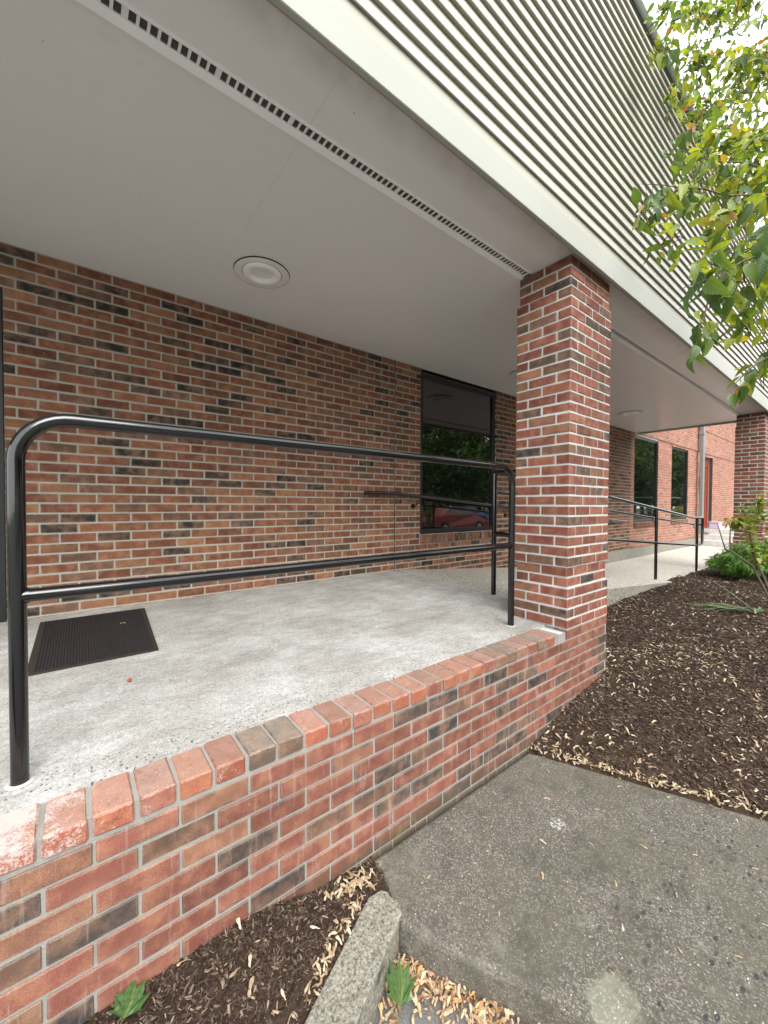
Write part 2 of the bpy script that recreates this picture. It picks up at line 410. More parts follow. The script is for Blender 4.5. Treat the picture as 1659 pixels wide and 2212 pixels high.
# ------------------------------------------------------------------ geometry helpers
class MB:
    def __init__(s): s.v = []; s.f = []; s.uv = []; s.r = []; s.sm = []
    def add(s, vs, fs, uvs=None, rnd=0.0, smooth=False):
        o = len(s.v); s.v.extend(vs)
        for i, f in enumerate(fs):
            s.f.append([o + k for k in f]); s.r.append(rnd); s.sm.append(smooth)
            s.uv.append(uvs[i] if uvs else [(0.5, 0.5)] * len(f))
    def box(s, a, b, bev=0.0, rnd=0.0):
        x0, y0, z0 = a; x1, y1, z1 = b
        if bev <= 0:
            vs = [(x0, y0, z0), (x1, y0, z0), (x1, y1, z0), (x0, y1, z0), (x0, y0, z1), (x1, y0, z1), (x1, y1, z1), (x0, y1, z1)]
            s.add(vs, [(0, 3, 2, 1), (4, 5, 6, 7), (0, 1, 5, 4), (1, 2, 6, 5), (2, 3, 7, 6), (3, 0, 4, 7)], rnd=rnd)
        else:
            vs, fs = chamfer((x1 - x0, y1 - y0, z1 - z0), bev)
            c = ((x0 + x1) / 2, (y0 + y1) / 2, (z0 + z1) / 2)
            s.add([(p[0] + c[0], p[1] + c[1], p[2] + c[2]) for p in vs], fs, rnd=rnd)
    def tube(s, pts, rad, n=10, caps=True, rnd=0.0):
        pts = [Vector(p) for p in pts]
        rads = rad if isinstance(rad, (list, tuple)) else [rad] * len(pts)
        tang = []
        for i in range(len(pts)):
            a = pts[max(i - 1, 0)]; b = pts[min(i + 1, len(pts) - 1)]
            tang.append((b - a).normalized())
        ref = Vector((0, 0, 1)) if abs(tang[0].z) < .9 else Vector((1, 0, 0))
        u = (ref - ref.dot(tang[0]) * tang[0]).normalized()
        vs = []; 
        for p, t, r in zip(pts, tang, rads):
            u = (u - u.dot(t) * t).normalized(); w = t.cross(u)
            for k in range(n):
                a = 2 * math.pi * k / n
                vs.append(tuple(p + (u * math.cos(a) + w * math.sin(a)) * r))
        fs = []
        for i in range(len(pts) - 1):
            for k in range(n):
                fs.append((i * n + k, i * n + (k + 1) % n, (i + 1) * n + (k + 1) % n, (i + 1) * n + k))
        s.add(vs, fs, rnd=rnd, smooth=True)
        if caps:
            m = len(vs)
            s.add([vs[k] for k in range(n)], [tuple(range(n))[::-1]]); s.add([vs[m - n + k] for k in range(n)], [tuple(range(n))])
    def lathe(s, prof, c, n=40, smooth=True):
        vs = []
        for r, z in prof:
            for k in range(n):
                a = 2 * math.pi * k / n; vs.append((c[0] + r * math.cos(a), c[1] + r * math.sin(a), c[2] + z))
        fs = []
        for i in range(len(prof) - 1):
            for k in range(n): fs.append((i * n + k, i * n + (k + 1) % n, (i + 1) * n + (k + 1) % n, (i + 1) * n + k))
        s.add(vs, fs, smooth=smooth)
    def prism_x(s, prof, x0, x1):
        n = len(prof)
        vs = [(x0, y, z) for y, z in prof] + [(x1, y, z) for y, z in prof]
        fs = [(i, (i + 1) % n, n + (i + 1) % n, n + i) for i in range(n)] + [tuple(range(n))[::-1], tuple(range(n, 2 * n))]
        s.add(vs, fs)
    def prism_z(s, poly, z0, z1):
        n = len(poly)
        vs = [(x, y, z0) for x, y in poly] + [(x, y, z1) for x, y in poly]
        fs = [(i, (i + 1) % n, n + (i + 1) % n, n + i) for i in range(n)] + [tuple(range(n))[::-1], tuple(range(n, 2 * n))]
        s.add(vs, fs)
    def mesh(s, name):
        me = bpy.data.meshes.new(name)
        me.from_pydata(s.v, [], s.f)
        uvl = me.uv_layers.new(name='UVMap')
        uvl.data.foreach_set('uv', [c for f in s.uv for p in f for c in p])
        at = me.attributes.new('rnd', 'FLOAT', 'FACE'); at.data.foreach_set('value', s.r)
        me.polygons.foreach_set('use_smooth', s.sm)
        me.update()
        return me
    def build(s, name, mat, parent=None, loc=None, bevel=0, **tags):
        me = s.mesh(name); me.materials.append(mat)
        o = bpy.data.objects.new(name, me); COL.objects.link(o)
        if parent: o.parent = parent
        if loc: o.location = loc
        if bevel:
            b = o.modifiers.new('b', 'BEVEL'); b.width = bevel; b.segments = 2; b.limit_method = 'ANGLE'
        for k, v in tags.items(): o[k] = v
        return o

def chamfer(d, b, jit=0.0, rng=None):
    hx, hy, hz = d[0] / 2, d[1] / 2, d[2] / 2
    vs = []; idx = {}
    for sx in (-1, 1):
        for sy in (-1, 1):
            for sz in (-1, 1):
                for ax in range(3):
                    p = [sx * (hx - b), sy * (hy - b), sz * (hz - b)]
                    p[ax] = (sx * hx, sy * hy, sz * hz)[ax]
                    idx[(sx, sy, sz, ax)] = len(vs)
                    if jit: p = [c + rng.uniform(-jit, jit) for c in p]
                    vs.append(tuple(p))
    fs = []
    for ax in range(3):
        o1, o2 = [a for a in range(3) if a != ax]
        for sg in (-1, 1):
            q = []
            for (a, c) in ((-1, -1), (1, -1), (1, 1), (-1, 1)):
                k = [0, 0, 0]; k[ax] = sg; k[o1] = a; k[o2] = c; q.append(idx[(k[0], k[1], k[2], ax)])
            fs.append(q)
    for ax in range(3):
        o1, o2 = [a for a in range(3) if a != ax]
        for a in (-1, 1):
            for c in (-1, 1):
                k0 = [0, 0, 0]; k0[o1] = a; k0[o2] = c
                k1 = k0[:]; k0[ax] = -1; k1[ax] = 1
                fs.append([idx[(*k0, o1)], idx[(*k1, o1)], idx[(*k1, o2)], idx[(*k0, o2)]])
    for sx in (-1, 1):
        for sy in (-1, 1):
            for sz in (-1, 1): fs.append([idx[(sx, sy, sz, 0)], idx[(sx, sy, sz, 1)], idx[(sx, sy, sz, 2)]])
    # outward winding
    V = [Vector(v) for v in vs]; out = []
    for f in fs:
        n = (V[f[1]] - V[f[0]]).cross(V[f[2]] - V[f[0]]); c = sum((V[i] for i in f), Vector()) / len(f)
        out.append(tuple(f) if n.dot(c) > 0 else tuple(reversed(f)))
    return vs, out

def brick_geo(L, D, H, b=.003, jit=.0009, rng=random):
    vs, fs = chamfer((L, D, H), b, jit, rng)
    uvs = []
    for f in fs:
        P = [vs[i] for i in f]
        ex = max(p[0] for p in P) - min(p[0] for p in P)
        if ex > L * .5 or len(f) == 3: uvs.append([(p[0] / L + .5, (p[2] if abs(p[1]) > D * .4 or len(f) == 3 else p[1] * H / D) / H + .5) for p in P])
        else: uvs.append([(p[1] / D + .5, p[2] / H + .5) for p in P])
    return vs, fs, uvs

MOD, CRS, BH, BD = .2032, .0677, .0562, .09
_bm = {}
def brick_mesh(kind, hue):
    """six slightly different bricks of every size; copies share them"""
    k = (kind, hue, random.randrange(6))
    if k not in _bm:
        L = {'stretcher': .194, 'header': .092}[kind]
        mb = MB(); vs, fs, uvs = brick_geo(L, BD, BH); mb.add(vs, fs, uvs)
        me = mb.mesh('brick'); me.materials.append(M['brick_' + hue]); _bm[k] = me
    return _bm[k]
def put_brick(parent, c, L, rz=0, hue='column', kind=None, tilt=True):
    kind = kind or ('header' if L < .13 else 'stretcher')
    o = bpy.data.objects.new('brick', brick_mesh(kind, hue)); COL.objects.link(o)
    o.parent = parent; o.location = c
    j = .002 if tilt else 0
    o.rotation_euler = (random.gauss(0, j * 2), random.gauss(0, j), rz + random.gauss(0, j))
    lo_ = hue in ('low', 'cap')
    o.scale = ((L + (.0012 if lo_ else -.0012)) / (.092 if kind == 'header' else .194), 1, random.uniform(1.02, 1.075) if lo_ else random.uniform(.97, 1.04))
    return o
def join_brick(mb, c, L, rz=0, full=True, D=BD):
    r = random.random(); ca, sa = math.cos(rz), math.sin(rz)
    if full:
        vs, fs, uvs = brick_geo(L, D, BH)
    else:
        hx, hz, hy = L / 2, BH / 2, D / 2
        vs = [(-hx, -hy, -hz), (hx, -hy, -hz), (hx, -hy, hz), (-hx, -hy, hz), (-hx, hy, -hz), (hx, hy, -hz), (hx, hy, hz), (-hx, hy, hz)]
        fs = [(0, 1, 2, 3), (0, 4, 5, 1), (3, 2, 6, 7), (0, 3, 7, 4), (1, 5, 6, 2)]
        uvs = [[(0, 0), (1, 0), (1, 1), (0, 1)]] + [[(.5, .5)] * 4] * 4
    mb.add([(c[0] + v[0] * ca - v[1] * sa, c[1] + v[0] * sa + v[1] * ca, c[2] + v[2]) for v in vs], fs, uvs, rnd=r)

def empty(name, loc=(0, 0, 0), **tags):
    o = bpy.data.objects.new(name, None); COL.objects.link(o); o.location = loc
    o.empty_display_size = .1
    for k, v in tags.items(): o[k] = v
    return o

def arc(c, r, a0, a1, n=7, plane='xz'):
    out = []
    for i in range(n + 1):
        a = R(a0 + (a1 - a0) * i / n)
        out.append((c[0] + r * math.cos(a), c[1], c[2] + r * math.sin(a)))
    return out

# ------------------------------------------------------------------ ground
PAVE = [(.925, 1.247), (.932, 1.19), (.905, 1.12), (.885, 1.06), (.862, 1.0), (.90, .90), (.967, .771), (1.06, .60), (1.13, .42), (1.27, .10), (1.45, -.5), (1.75, -3.2), (4.2, -3.2), (2.87, -.58), (2.477, .297), (2.056, 1.247)]
PZ = -.62
mb = MB()
mb.add([(-250, -250, -.76), (250, -250, -.76), (250, 250, -.76), (-250, 250, -.76)], [(0, 1, 2, 3)])
mb.build('ground', M['grass'], kind='structure')
mb = MB()
mb.add([(-60, -30, -.745), (120, -30, -.745), (120, 1.3, -.745), (-60, 1.3, -.745)], [(0, 1, 2, 3)])
mb.build('parking_lot', M['asphalt'], kind='structure')

def smooth01(t): t = min(1, max(0, t)); return t * t * (3 - 2 * t)
PE = Vector((2.056, 1.247)); PD = (Vector((2.477, .297)) - PE).normalized(); PN = Vector((-PD.y, PD.x))
if PN.x < 0: PN = -PN
def hash2(x, y):
    return math.sin(x * 3.1 + math.sin(y * 2.3) * 1.7) * .5 + math.sin(y * 4.7 + x * 1.3) * .5
def mulch_z(x, y):
    d = (Vector((x, y)) - PE).dot(PN)
    z = -.625 + .30 * (1 - math.exp(-max(d, 0) / .85))
    z += .035 * smooth01((x - 7) / 1.5)
    z += .012 * hash2(x * 2, y * 2) * smooth01(d / .5) + .006 * hash2(x * 9, y * 8)
    if d < .02: z = -.638
    if x > 7.6 and y > 1.3: z -= .05
    if y < -.6: z += (-.6 - y) * -.05
    return z
def left_z(x, y):
    z = -.53 - .085 * smooth01((x - .35) / .5) - .045 * smooth01((1.25 - y) / .4)
    d = ((x - .86) * -.42506 + (y - 1.075) * .90517)
    if d < .10: z = min(z, -.642 + max(0, d - .05) * .8)
    return z + .004 * hash2(x * 9, y * 8)
def grid_sheet(name, poly_in, x0, x1, y0, y1, st, zf, mat, **tags):
    mb = MB(); nx = int((x1 - x0) / st); ny = int((y1 - y0) / st); ids = {}
    def vid(i, j):
        if (i, j) not in ids:
            x, y = x0 + i * st, y0 + j * st; ids[(i, j)] = len(mb.v); mb.v.append((x, y, zf(x, y)))
        return ids[(i, j)]
    for i in range(nx):
        for j in range(ny):
            if poly_in(x0 + (i + .5) * st, y0 + (j + .5) * st):
                mb.f.append([vid(i, j), vid(i + 1, j), vid(i + 1, j + 1), vid(i, j + 1)]); mb.r.append(0); mb.sm.append(True); mb.uv.append([(0, 0)] * 4)
    return mb.build(name, mat, **tags)
KA, KD = Vector((.86, 1.075)), Vector((-.894, -.447)).normalized(); KN = Vector((-KD.y, KD.x))   # kerb axis
if KN.y < 0: KN = -KN
def in_right(x, y):
    d = (Vector((x, y)) - PE).dot(PN)
    if d < -.03 or y > 2.0: return False
    if x < 3.10 and y > 1.27: return False
    return y > -3.2
def in_left(x, y):
    d = (Vector((x, y)) - KA).dot(KN)
    return d > -.04 and y < 1.27 and x < .93
grid_sheet('mulch_bed', in_right, 2.0, 13.0, -3.2, 2.04, .08, mulch_z, M['mulch'], kind='structure')
grid_sheet('mulch_bed_small', in_left, -3.0, .95, -.8, 1.28, .04, left_z, M['mulch'], kind='structure')
# raised walk of exposed aggregate concrete, rounded arrises, broken corner
mb = MB(); mb.prism_z(PAVE, -.80, PZ)
walk = mb.build('path', M['paver'], kind='structure', bevel=.018)

# kerb stone
def kerb_pt(t, w): p = KA + KD * t + KN * w; return (p.x, p.y)
kpoly = [kerb_pt(-.032, -.03), kerb_pt(-.030, -.008), kerb_pt(-.042, .01), kerb_pt(-.038, .036), kerb_pt(-.012, .052), kerb_pt(.01, .065), kerb_pt(1.9, .065), kerb_pt(1.9, -.065), kerb_pt(.0, -.065)]
mb = MB(); mb.prism_z(kpoly, -.80, -.615)
mb.build('kerb_stone', M['kerb'], bevel=.004, label='weathered concrete kerb stone between the small mulch bed and the leaf-strewn asphalt', category='kerb')

# bark chips
def scatter_chips(name, n, pick, zf, size, label=None):
    vs = []; fs = []; rr = []
    for _ in range(n):
        x, y, sc = pick()
        L = random.uniform(.4, 1.0) ** 1.3 * size * sc * 1.6; W = L * random.uniform(.16, .42); T = max(.0012, W * random.uniform(.15, .35))
        e = Euler((random.gauss(0, .35), random.gauss(0, .32), random.uniform(0, 6.283))).to_matrix()
        c = Vector((x, y, zf(x, y) + random.uniform(-.001, .007)))
        o = len(vs); k = random.uniform(.35, 1.0); k2 = random.uniform(.3, .9); bd = random.uniform(-.15, .15) * L
        loc = [(-L / 2, -W / 2 * k, 0), (0, -W / 2, bd * .4), (L / 2, -W / 2 * k2, 0), (L / 2, W / 2 * k2, 0), (0, W / 2, bd * .4), (-L / 2, W / 2 * k, 0)]
        for dz in (0, T):
            for p in loc: vs.append(tuple(c + e @ Vector((p[0], p[1], p[2] + dz))))
        fs += [[o + 6, o + 7, o + 10, o + 11], [o + 7, o + 8, o + 9, o + 10], [o, o + 1, o + 7, o + 6], [o + 1, o + 2, o + 8, o + 7], [o + 2, o + 3, o + 9, o + 8], [o + 3, o + 4, o + 10, o + 9], [o + 4, o + 5, o + 11, o + 10], [o + 5, o, o + 6, o + 11]]
        rr += [random.random()] * 8
    mb = MB(); mb.v = vs; mb.f = fs; mb.r = rr; mb.sm = [False] * len(fs); mb.uv = [[(0, 0)] * 4] * len(fs)
    return mb.build(name, M['chips'], kind='stuff', label=label, category='mulch')
def pick_right():
    while True:
        t = random.random()
        if t < .55: x, y, s_ = random.uniform(2.0, 4.3), random.uniform(-.1, 1.95), .85
        elif t < .88: x, y, s_ = random.uniform(4.2, 9.0), random.uniform(-.1, 2.0), 1.25
        else: x, y, s_ = random.uniform(2.3, 6.5), random.uniform(-1.5, 0), 1.2
        d = (Vector((x, y)) - PE).dot(PN)
        if d > .0 and in_right(x, y): return x, y, s_
def pick_left():
    while True:
        x, y = random.uniform(-.5, .93), random.uniform(.55, 1.25)
        d = (Vector((x, y)) - KA).dot(KN)
        if d > .06 and y < 1.25: return x, y, .75
scatter_chips('bark_mulch', 60000, pick_right, mulch_z, .022, 'dark brown bark mulch spread over the planting bed right of the brick column')
scatter_chips('bark_mulch', 13000, pick_left, left_z, .017, 'dark bark mulch in the narrow bed at the foot of the low brick wall')

# winged seeds
def seed_geo(L, bend, rng=random):
    """samara: a swollen nutlet and a curved wing with a thick leading edge"""
    out = []; n = 6
    W = [.14, .27, .20, .28, .38, .36, .14]
    top = []; bot = []
    for i in range(n + 1):
        t = i / n; x = (t - .3) * L; yc = bend * L * (t * t); z = .10 * L * math.sin(t * 3.0) * rng.uniform(.3, 1.0)
        top.append((x, yc + W[i] * L * .5, z)); bot.append((x, yc - W[i] * L * .35, z - .004 * (i < 2)))
    mid = [((a[0] + b[0]) / 2, (a[1] + b[1]) / 2, (a[2] + b[2]) / 2 + (.07 * L if i < 2 else .012 * L)) for i, (a, b) in enumerate(zip(top, bot))]
    vs = top + mid + bot; m = n + 1
    fs = []
    for i in range(n): fs += [(i, m + i, m + i + 1, i + 1), (m + i, 2 * m + i, 2 * m + i + 1, m + i + 1)]
    return vs, fs
def add_seed(mb, x, y, z, L=None, tilt=.25):
    L = L or random.uniform(.022, .038)
    vs, fs = seed_geo(L, random.uniform(-.35, .35))
    e = Euler((random.gauss(0, tilt), random.gauss(0, tilt), random.uniform(0, 6.28))).to_matrix()
    mb.add([tuple(e @ Vector(v) + Vector((x, y, z))) for v in vs], fs, rnd=random.random(), smooth=True)
mb = MB()
n_s = 0
while n_s < 2400:
    x, y, s_ = pick_right()
    if math.sin(x * 4.1 + 1.7 * math.sin(y * 5.3)) + math.sin(y * 6.1 + x * 2.2) + random.gauss(0, 1.3) < .0: continue
    n_s += 1; add_seed(mb, x, y, mulch_z(x, y) + .008, random.uniform(.012, .042) * (1.1 if x > 4 else 1), .4)
for _ in range(420):                                   # drift against the walk
    t = abs(random.gauss(0, 1)) * .0 + random.random() * 1.6
    p = PE + PD * t + PN * abs(random.gauss(0, .03 + .05 * max(0, math.sin(t * 7 + 1)) ** 2)); 
    add_seed(mb, p.x, p.y, -.612 + random.uniform(0, .02), random.uniform(.02, .034), .5)
mb.build('fallen_seeds', M['seeds'], kind='stuff', label='tan winged maple seeds scattered over the large mulch bed and drifted along the walk', category='seeds')
mb = MB()
for _ in range(26):
    x, y, s_ = pick_left()
    if x > -.15: add_seed(mb, x, y, left_z(x, y) + .010, random.uniform(.03, .045))
for _ in range(90):
    t = random.uniform(.0, .62); w = .075 + abs(random.gauss(0, .016)); p = KA + KD * t + KN * w
    add_seed(mb, p.x, p.y, left_z(p.x, p.y) + .012, random.uniform(.022, .034), .5)
for _ in range(60):
    x, y = random.gauss(.80, .045), random.gauss(1.19, .022); add_seed(mb, x, min(y, 1.24), left_z(x, y) + .015, random.uniform(.024, .036), .4)
mb.build('fallen_seeds', M['seeds'], kind='stuff', label='pale winged seeds lying in the small mulch bed beside the kerb stone', category='seeds')
mb = MB()
for _ in range(520):
    t = random.uniform(.0, .62); p = Vector((.86, .985)) + Vector((.42, -.86)).normalized() * t
    q = p + Vector((-.9, -.42)) * abs(random.gauss(0, .055))
    add_seed(mb, q.x, q.y, -.735 + random.uniform(0, .022), random.uniform(.018, .034), .5)
for _ in range(170):
    t = random.uniform(0.05, .5); p = KA + KD * t - KN * (.072 + abs(random.gauss(0, .03)))
    add_seed(mb, p.x, p.y, -.735 + random.uniform(0, .018), random.uniform(.018, .032), .5)
mb.build('leaf_litter', M['petals'], kind='stuff', label='orange and tan leaf litter piled on the asphalt between kerb stone and raised walk', category='litter')
# single seeds lying on the raised walk
walk_seeds = [(1.99, 1.09), (1.46, 1.10), (1.33, .98), (1.80, .98), (1.55, .86), (1.92, .80), (1.70, .73), (1.40, .78), (2.17, .80), (2.28, .62), (1.60, .60), (1.28, .66), (1.86, .60), (1.98, .45), (1.45, .52), (1.72, .44), (1.28, .49), (1.52, .38), (2.10, .28), (2.35, .38), (1.64, .26), (1.84, .22), (1.15, .80), (1.05, 1.05), (2.24, .95), (1.62, 1.16)]
smesh = []
for k in range(5):
    m_ = MB(); vs, fs = seed_geo(1.0, random.uniform(-.3, .3)); m_.add(vs, fs, rnd=random.random(), smooth=True)
    me = m_.mesh('maple_seed'); me.materials.append(M['seeds']); smesh.append(me)
for i, (x, y) in enumerate(walk_seeds):
    o = bpy.data.objects.new('maple_seed', smesh[i % 5]); COL.objects.link(o)
    o.location = (x, y, PZ + .003); o.rotation_euler = (random.gauss(0, .08), random.gauss(0, .08), random.uniform(0, 6.28))
    k = random.uniform(.016, .032); o.scale = (k, k, k)
    o['label'] = 'dry yellow winged seed lying on the speckled concrete walk'; o['category'] = 'seed'; o['group'] = 'winged seeds on the raised walk'

# ------------------------------------------------------------------ low brick wall with cap
WY = 1.255
lw = empty('low_brick_wall', (1.0, WY, -.62), label='low brick wall with brick cap edging the raised concrete platform', category='wall')
lwm = Matrix.Translation((-1.0, -WY, .62))
def child(o, parent):            # children are built in world coordinates
    o.parent = parent; o.matrix_parent_inverse = Matrix.Translation(parent.location).inverted(); return o
def wbrick(parent, c, L, rz=0, hue='column'):
    o = put_brick(None, c, L, rz, hue); return child(o, parent)
mb = MB()
mb.box((-3.0, WY + .0045, -.80), (2.512, WY + .14, -.0015 - CRS))
mb.box((2.40, WY + .0055, -.10), (2.50, WY + .15, -.012))
child(mb.build('mortar', M['mortar_low']), lw)
far_low = MB()
for k in range(3):
    wbrick(lw, ((2.51, 2.712, 2.914)[k] + .097, WY + BD / 2, -CRS * .5), .194, 0, 'low')
for c in range(1, 10):
    z = -CRS * (c + .5) + .0005
    off = -.169 if c % 2 else -.0674
    x = off - MOD * 14
    while x < 3.11 - .02:
        x0, x1 = x, min(x + .194, 3.108)
        if x1 > 3.108 - .02: x1 = 3.108
        if x1 - x0 > .03 and x1 > -1.6:
            xm = (x0 + x1) / 2
            if x1 > -.62: wbrick(lw, (xm, WY + BD / 2 + random.gauss(0, .0012), z), x1 - x0, 0, 'low')
            else: join_brick(far_low, (xm, WY + BD / 2, z), x1 - x0)
        x += MOD
child(far_low.build('brick_courses', M['bricks_low'], kind='stuff'), lw)
# cap of bricks laid flat, ends outward
capm = []
for k in range(6):
    m_ = MB(); vs, fs, uvs = brick_geo(.158, .0915, .060, .0065, .0018)
    vs = [(-v[1], v[0], v[2]) for v in vs]; m_.add(vs, fs, uvs); me = m_.mesh('cap_brick'); me.materials.append(M['brick_cap']); capm.append(me)
x = .0235 + .0508 - .1016 * 16
cap_m = MB()
while x < 2.40:
    if x > -.7:
        o = bpy.data.objects.new('cap_brick', capm[random.randrange(6)]); COL.objects.link(o)
        o.location = (x, WY + .0775 + random.gauss(0, .002), -.0315 + random.gauss(0, .0012))
        o.rotation_euler = (random.gauss(0, .008), random.gauss(0, .008), random.gauss(0, .012)); child(o, lw)
    x += .1016
cap_m.box((-3.0, WY + .008, -CRS - .001), (2.41, WY + .165, -.0075))
child(cap_m.build('mortar', M['mortar_low']), lw)
mb = MB(); mb.box((2.412, WY + .006, -.063), (2.475, WY + .15, -.008), .008)
child(mb.build('mortar_patch', M['mortar_column']), lw)

# ------------------------------------------------------------------ platform and ramp
def ramp_z(x): return 0 if x < 2.95 else max(-.0833 * (x - 2.95) * smooth01((x - 2.95) / .6 + .4), -.42)
def floor_z(x, y): return .030 * max(0, y - 1.45) + ramp_z(x)
def deck(name, xs, y0, y1, mat, zb=-.9, **t):
    mb = MB(); ys = [y0 + (y1 - y0) * i / 6 for i in range(7)]
    idx = {}
    for i, x in enumerate(xs):
        for j, y in enumerate(ys): idx[(i, j)] = len(mb.v); mb.v.append((x, y, floor_z(x, y)))
    fs = [(idx[(i, j)], idx[(i + 1, j)], idx[(i + 1, j + 1)], idx[(i, j + 1)]) for i in range(len(xs) - 1) for j in range(6)]
    for f in fs: mb.f.append(list(f)); mb.r.append(0); mb.sm.append(False); mb.uv.append([(0, 0)] * 4)
    b0 = len(mb.v)
    for x in xs: mb.v.append((x, y0, zb))
    for i in range(len(xs) - 1):
        mb.f.append([b0 + i, b0 + i + 1, idx[(i + 1, 0)], idx[(i, 0)]]); mb.r.append(0); mb.sm.append(False); mb.uv.append([(0, 0)] * 4)
    for xi, i in ((xs[0], 0), (xs[-1], len(xs) - 1)):
        k = len(mb.v); mb.v += [(xi, y0, zb), (xi, y1, zb)]
        mb.f.append([k, k + 1, idx[(i, 6)], idx[(i, 0)]]); mb.r.append(0); mb.sm.append(False); mb.uv.append([(0, 0)] * 4)
    return mb.build(name, mat, **t)
deck('platform_floor', [-3, -1, 0, 1, 2, 2.50], WY + .15, 3.50, M['platform'], kind='structure')
deck('platform_floor', [2.5015, 2.7, 2.905], 1.60, 3.50, M['platform'], kind='structure')
deck('ramp', [2.91, 3.2, 3.6, 4, 4.5, 5, 5.6, 6.2, 6.8, 7.4, 8.2, 9.2, 10.2, 11.2, 12.6, 13, 14.7], 1.93, 3.50, M['ramp'], kind='structure')
mb = MB(); xs = [3.12 + .25 * i for i in range(24)]
mb.add([(x, 1.926, -.9) for x in xs] + [(x, 1.926, floor_z(x, 1.93) - .006) for x in xs], [(i, i + 1, i + 25, i + 24) for i in range(23)])
mb.build('ramp_edge', M['foundation'], kind='structure')
mb = MB(); mb.box((8.6, -.6, -.9), (14.7, 1.925, -.405)); mb.build('sidewalk', M['ramp'], kind='structure', bevel=.01)

# ------------------------------------------------------------------ brick columns
def column(x0, name_label, hue='column', sides=('left', 'front', 'right', 'back'), below=0):
    W_, D_ = .600, .3968
    t = empty('brick_column', (x0 + W_ / 2, WY + D_ / 2, -CRS * 9 if below else -.6), label=name_label, category='column', group='brick columns carrying the canopy')
    x1, y0, y1 = x0 + W_, WY, WY + D_
    mb = MB(); mb.box((x0 + .004, y0 + .004, 0), (x1 - .004, y1 - .004, CRS * 4)); mb.box((x0 + .016, y0 + .016, CRS * 4 + .0005), (x1 - .016, y1 - .016, CRS * 6)); mb.box((x0 + .004, y0 + .004, CRS * 6 + .0005), (x1 - .004, y1 - .004, CRS * 33)); mb.box((x0 + .016, y0 + .016, CRS * 33 + .0005), (x1 - .016, y1 - .016, 2.434))
    child(mb.build('mortar', M['mortar_column']), t)
    mb = MB(); mb.box((x0 + .004, y0 + .0047, -.85), (x1 - .004, y1 - .004, -.001)); child(mb.build('mortar', M['mortar_low']), t)
    hid = MB(); g = .0095
    for c in range(-9 if below else -9, 36):
        z = CRS * (c + .5)
        ins = .012 if (c in (4, 5) or c >= 33) else 0.0
        X0, X1, Y0, Y1 = x0 + ins, x1 - ins, y0 + ins, y1 - ins
        lay = []
        jl = lambda: random.gauss(0, .0010)
        if c % 2:      # stretchers run through on the short sides
            L = (Y1 - Y0 - g) / 2; B = BD
            for k in range(2):
                yc = Y0 + L / 2 + k * (L + g)
                lay.append(('left', (X0 + BD / 2 + jl(), yc, z), L, -math.pi / 2)); lay.append(('right', (X1 - BD / 2, yc, z), L, math.pi / 2))
            Lf = (X1 - X0 - 2 * BD - 3 * g) / 2
            for k in range(2):
                xc = X0 + BD + g + Lf / 2 + k * (Lf + g)
                lay.append(('front', (xc, Y0 + BD / 2 + jl(), z), Lf, 0)); lay.append(('back', (xc, Y1 - BD / 2, z), Lf, math.pi))
        else:
            L = (X1 - X0 - 2 * g) / 3
            for k in range(3):
                xc = X0 + L / 2 + k * (L + g)
                lay.append(('front', (xc, Y0 + BD / 2 + jl(), z), L, 0)); lay.append(('back', (xc, Y1 - BD / 2, z), L, math.pi))
            Ls = Y1 - Y0 - 2 * BD - 2 * g
            lay.append(('left', (X0 + BD / 2 + jl(), (Y0 + Y1) / 2, z), Ls, -math.pi / 2)); lay.append(('right', (X1 - BD / 2, (Y0 + Y1) / 2, z), Ls, math.pi / 2))
        for side, p, L, rz in lay:
            if c < 0 and below and side in ('front', 'left'): continue        # laid with the low wall / behind it
            if side == 'back' or (c < 0 and side != 'front' and not (side == 'right')) or (side == 'right' and hue == 'far'):
                join_brick(hid, p, L, rz)
            else: wbrick(t, p, L, rz, hue)
    if hid.v: child(hid.build('brick_courses', M['bricks_' + hue], kind='stuff'), t)
    return t
column(2.510, 'nearer brick column at the end of the low wall, beside the black guard railing', below=1)
column(9.285, 'farther brick column behind the green bush and young shrub', hue='column')

# ------------------------------------------------------------------ building
bld = empty('brick_building', (4, 3.42, -.4), label='brick building with white ribbed canopy over a raised entrance platform', category='building')
Y3 = 3.42
WINS = [(3.24, 4.72, .455, 2.405), (9.76, 11.25, .43, 2.39), (12.25, 13.65, .44, 2.38)]
DOOR1 = (-1.30, -.352, .055, 2.16)
DOOR2 = (14.98, 16.25, .115, 2.36)
SILLS = [(w[0] - .01, w[1] + .01, w[2] - .115, w[2]) for w in WINS]
def cuts(z0, z1, lo, hi, holes):
    segs = [(lo, hi)]
    for (a, b, c, d) in holes:
        if z1 > c + .012 and z0 < d - .012:
            n = []
            for s0, s1 in segs:
                if b <= s0 or a >= s1: n.append((s0, s1))
                else:
                    if a > s0: n.append((s0, a))
                    if b < s1: n.append((b, s1))
            segs = n
    return segs
wall = MB()
holes = WINS + [DOOR1, DOOR2]
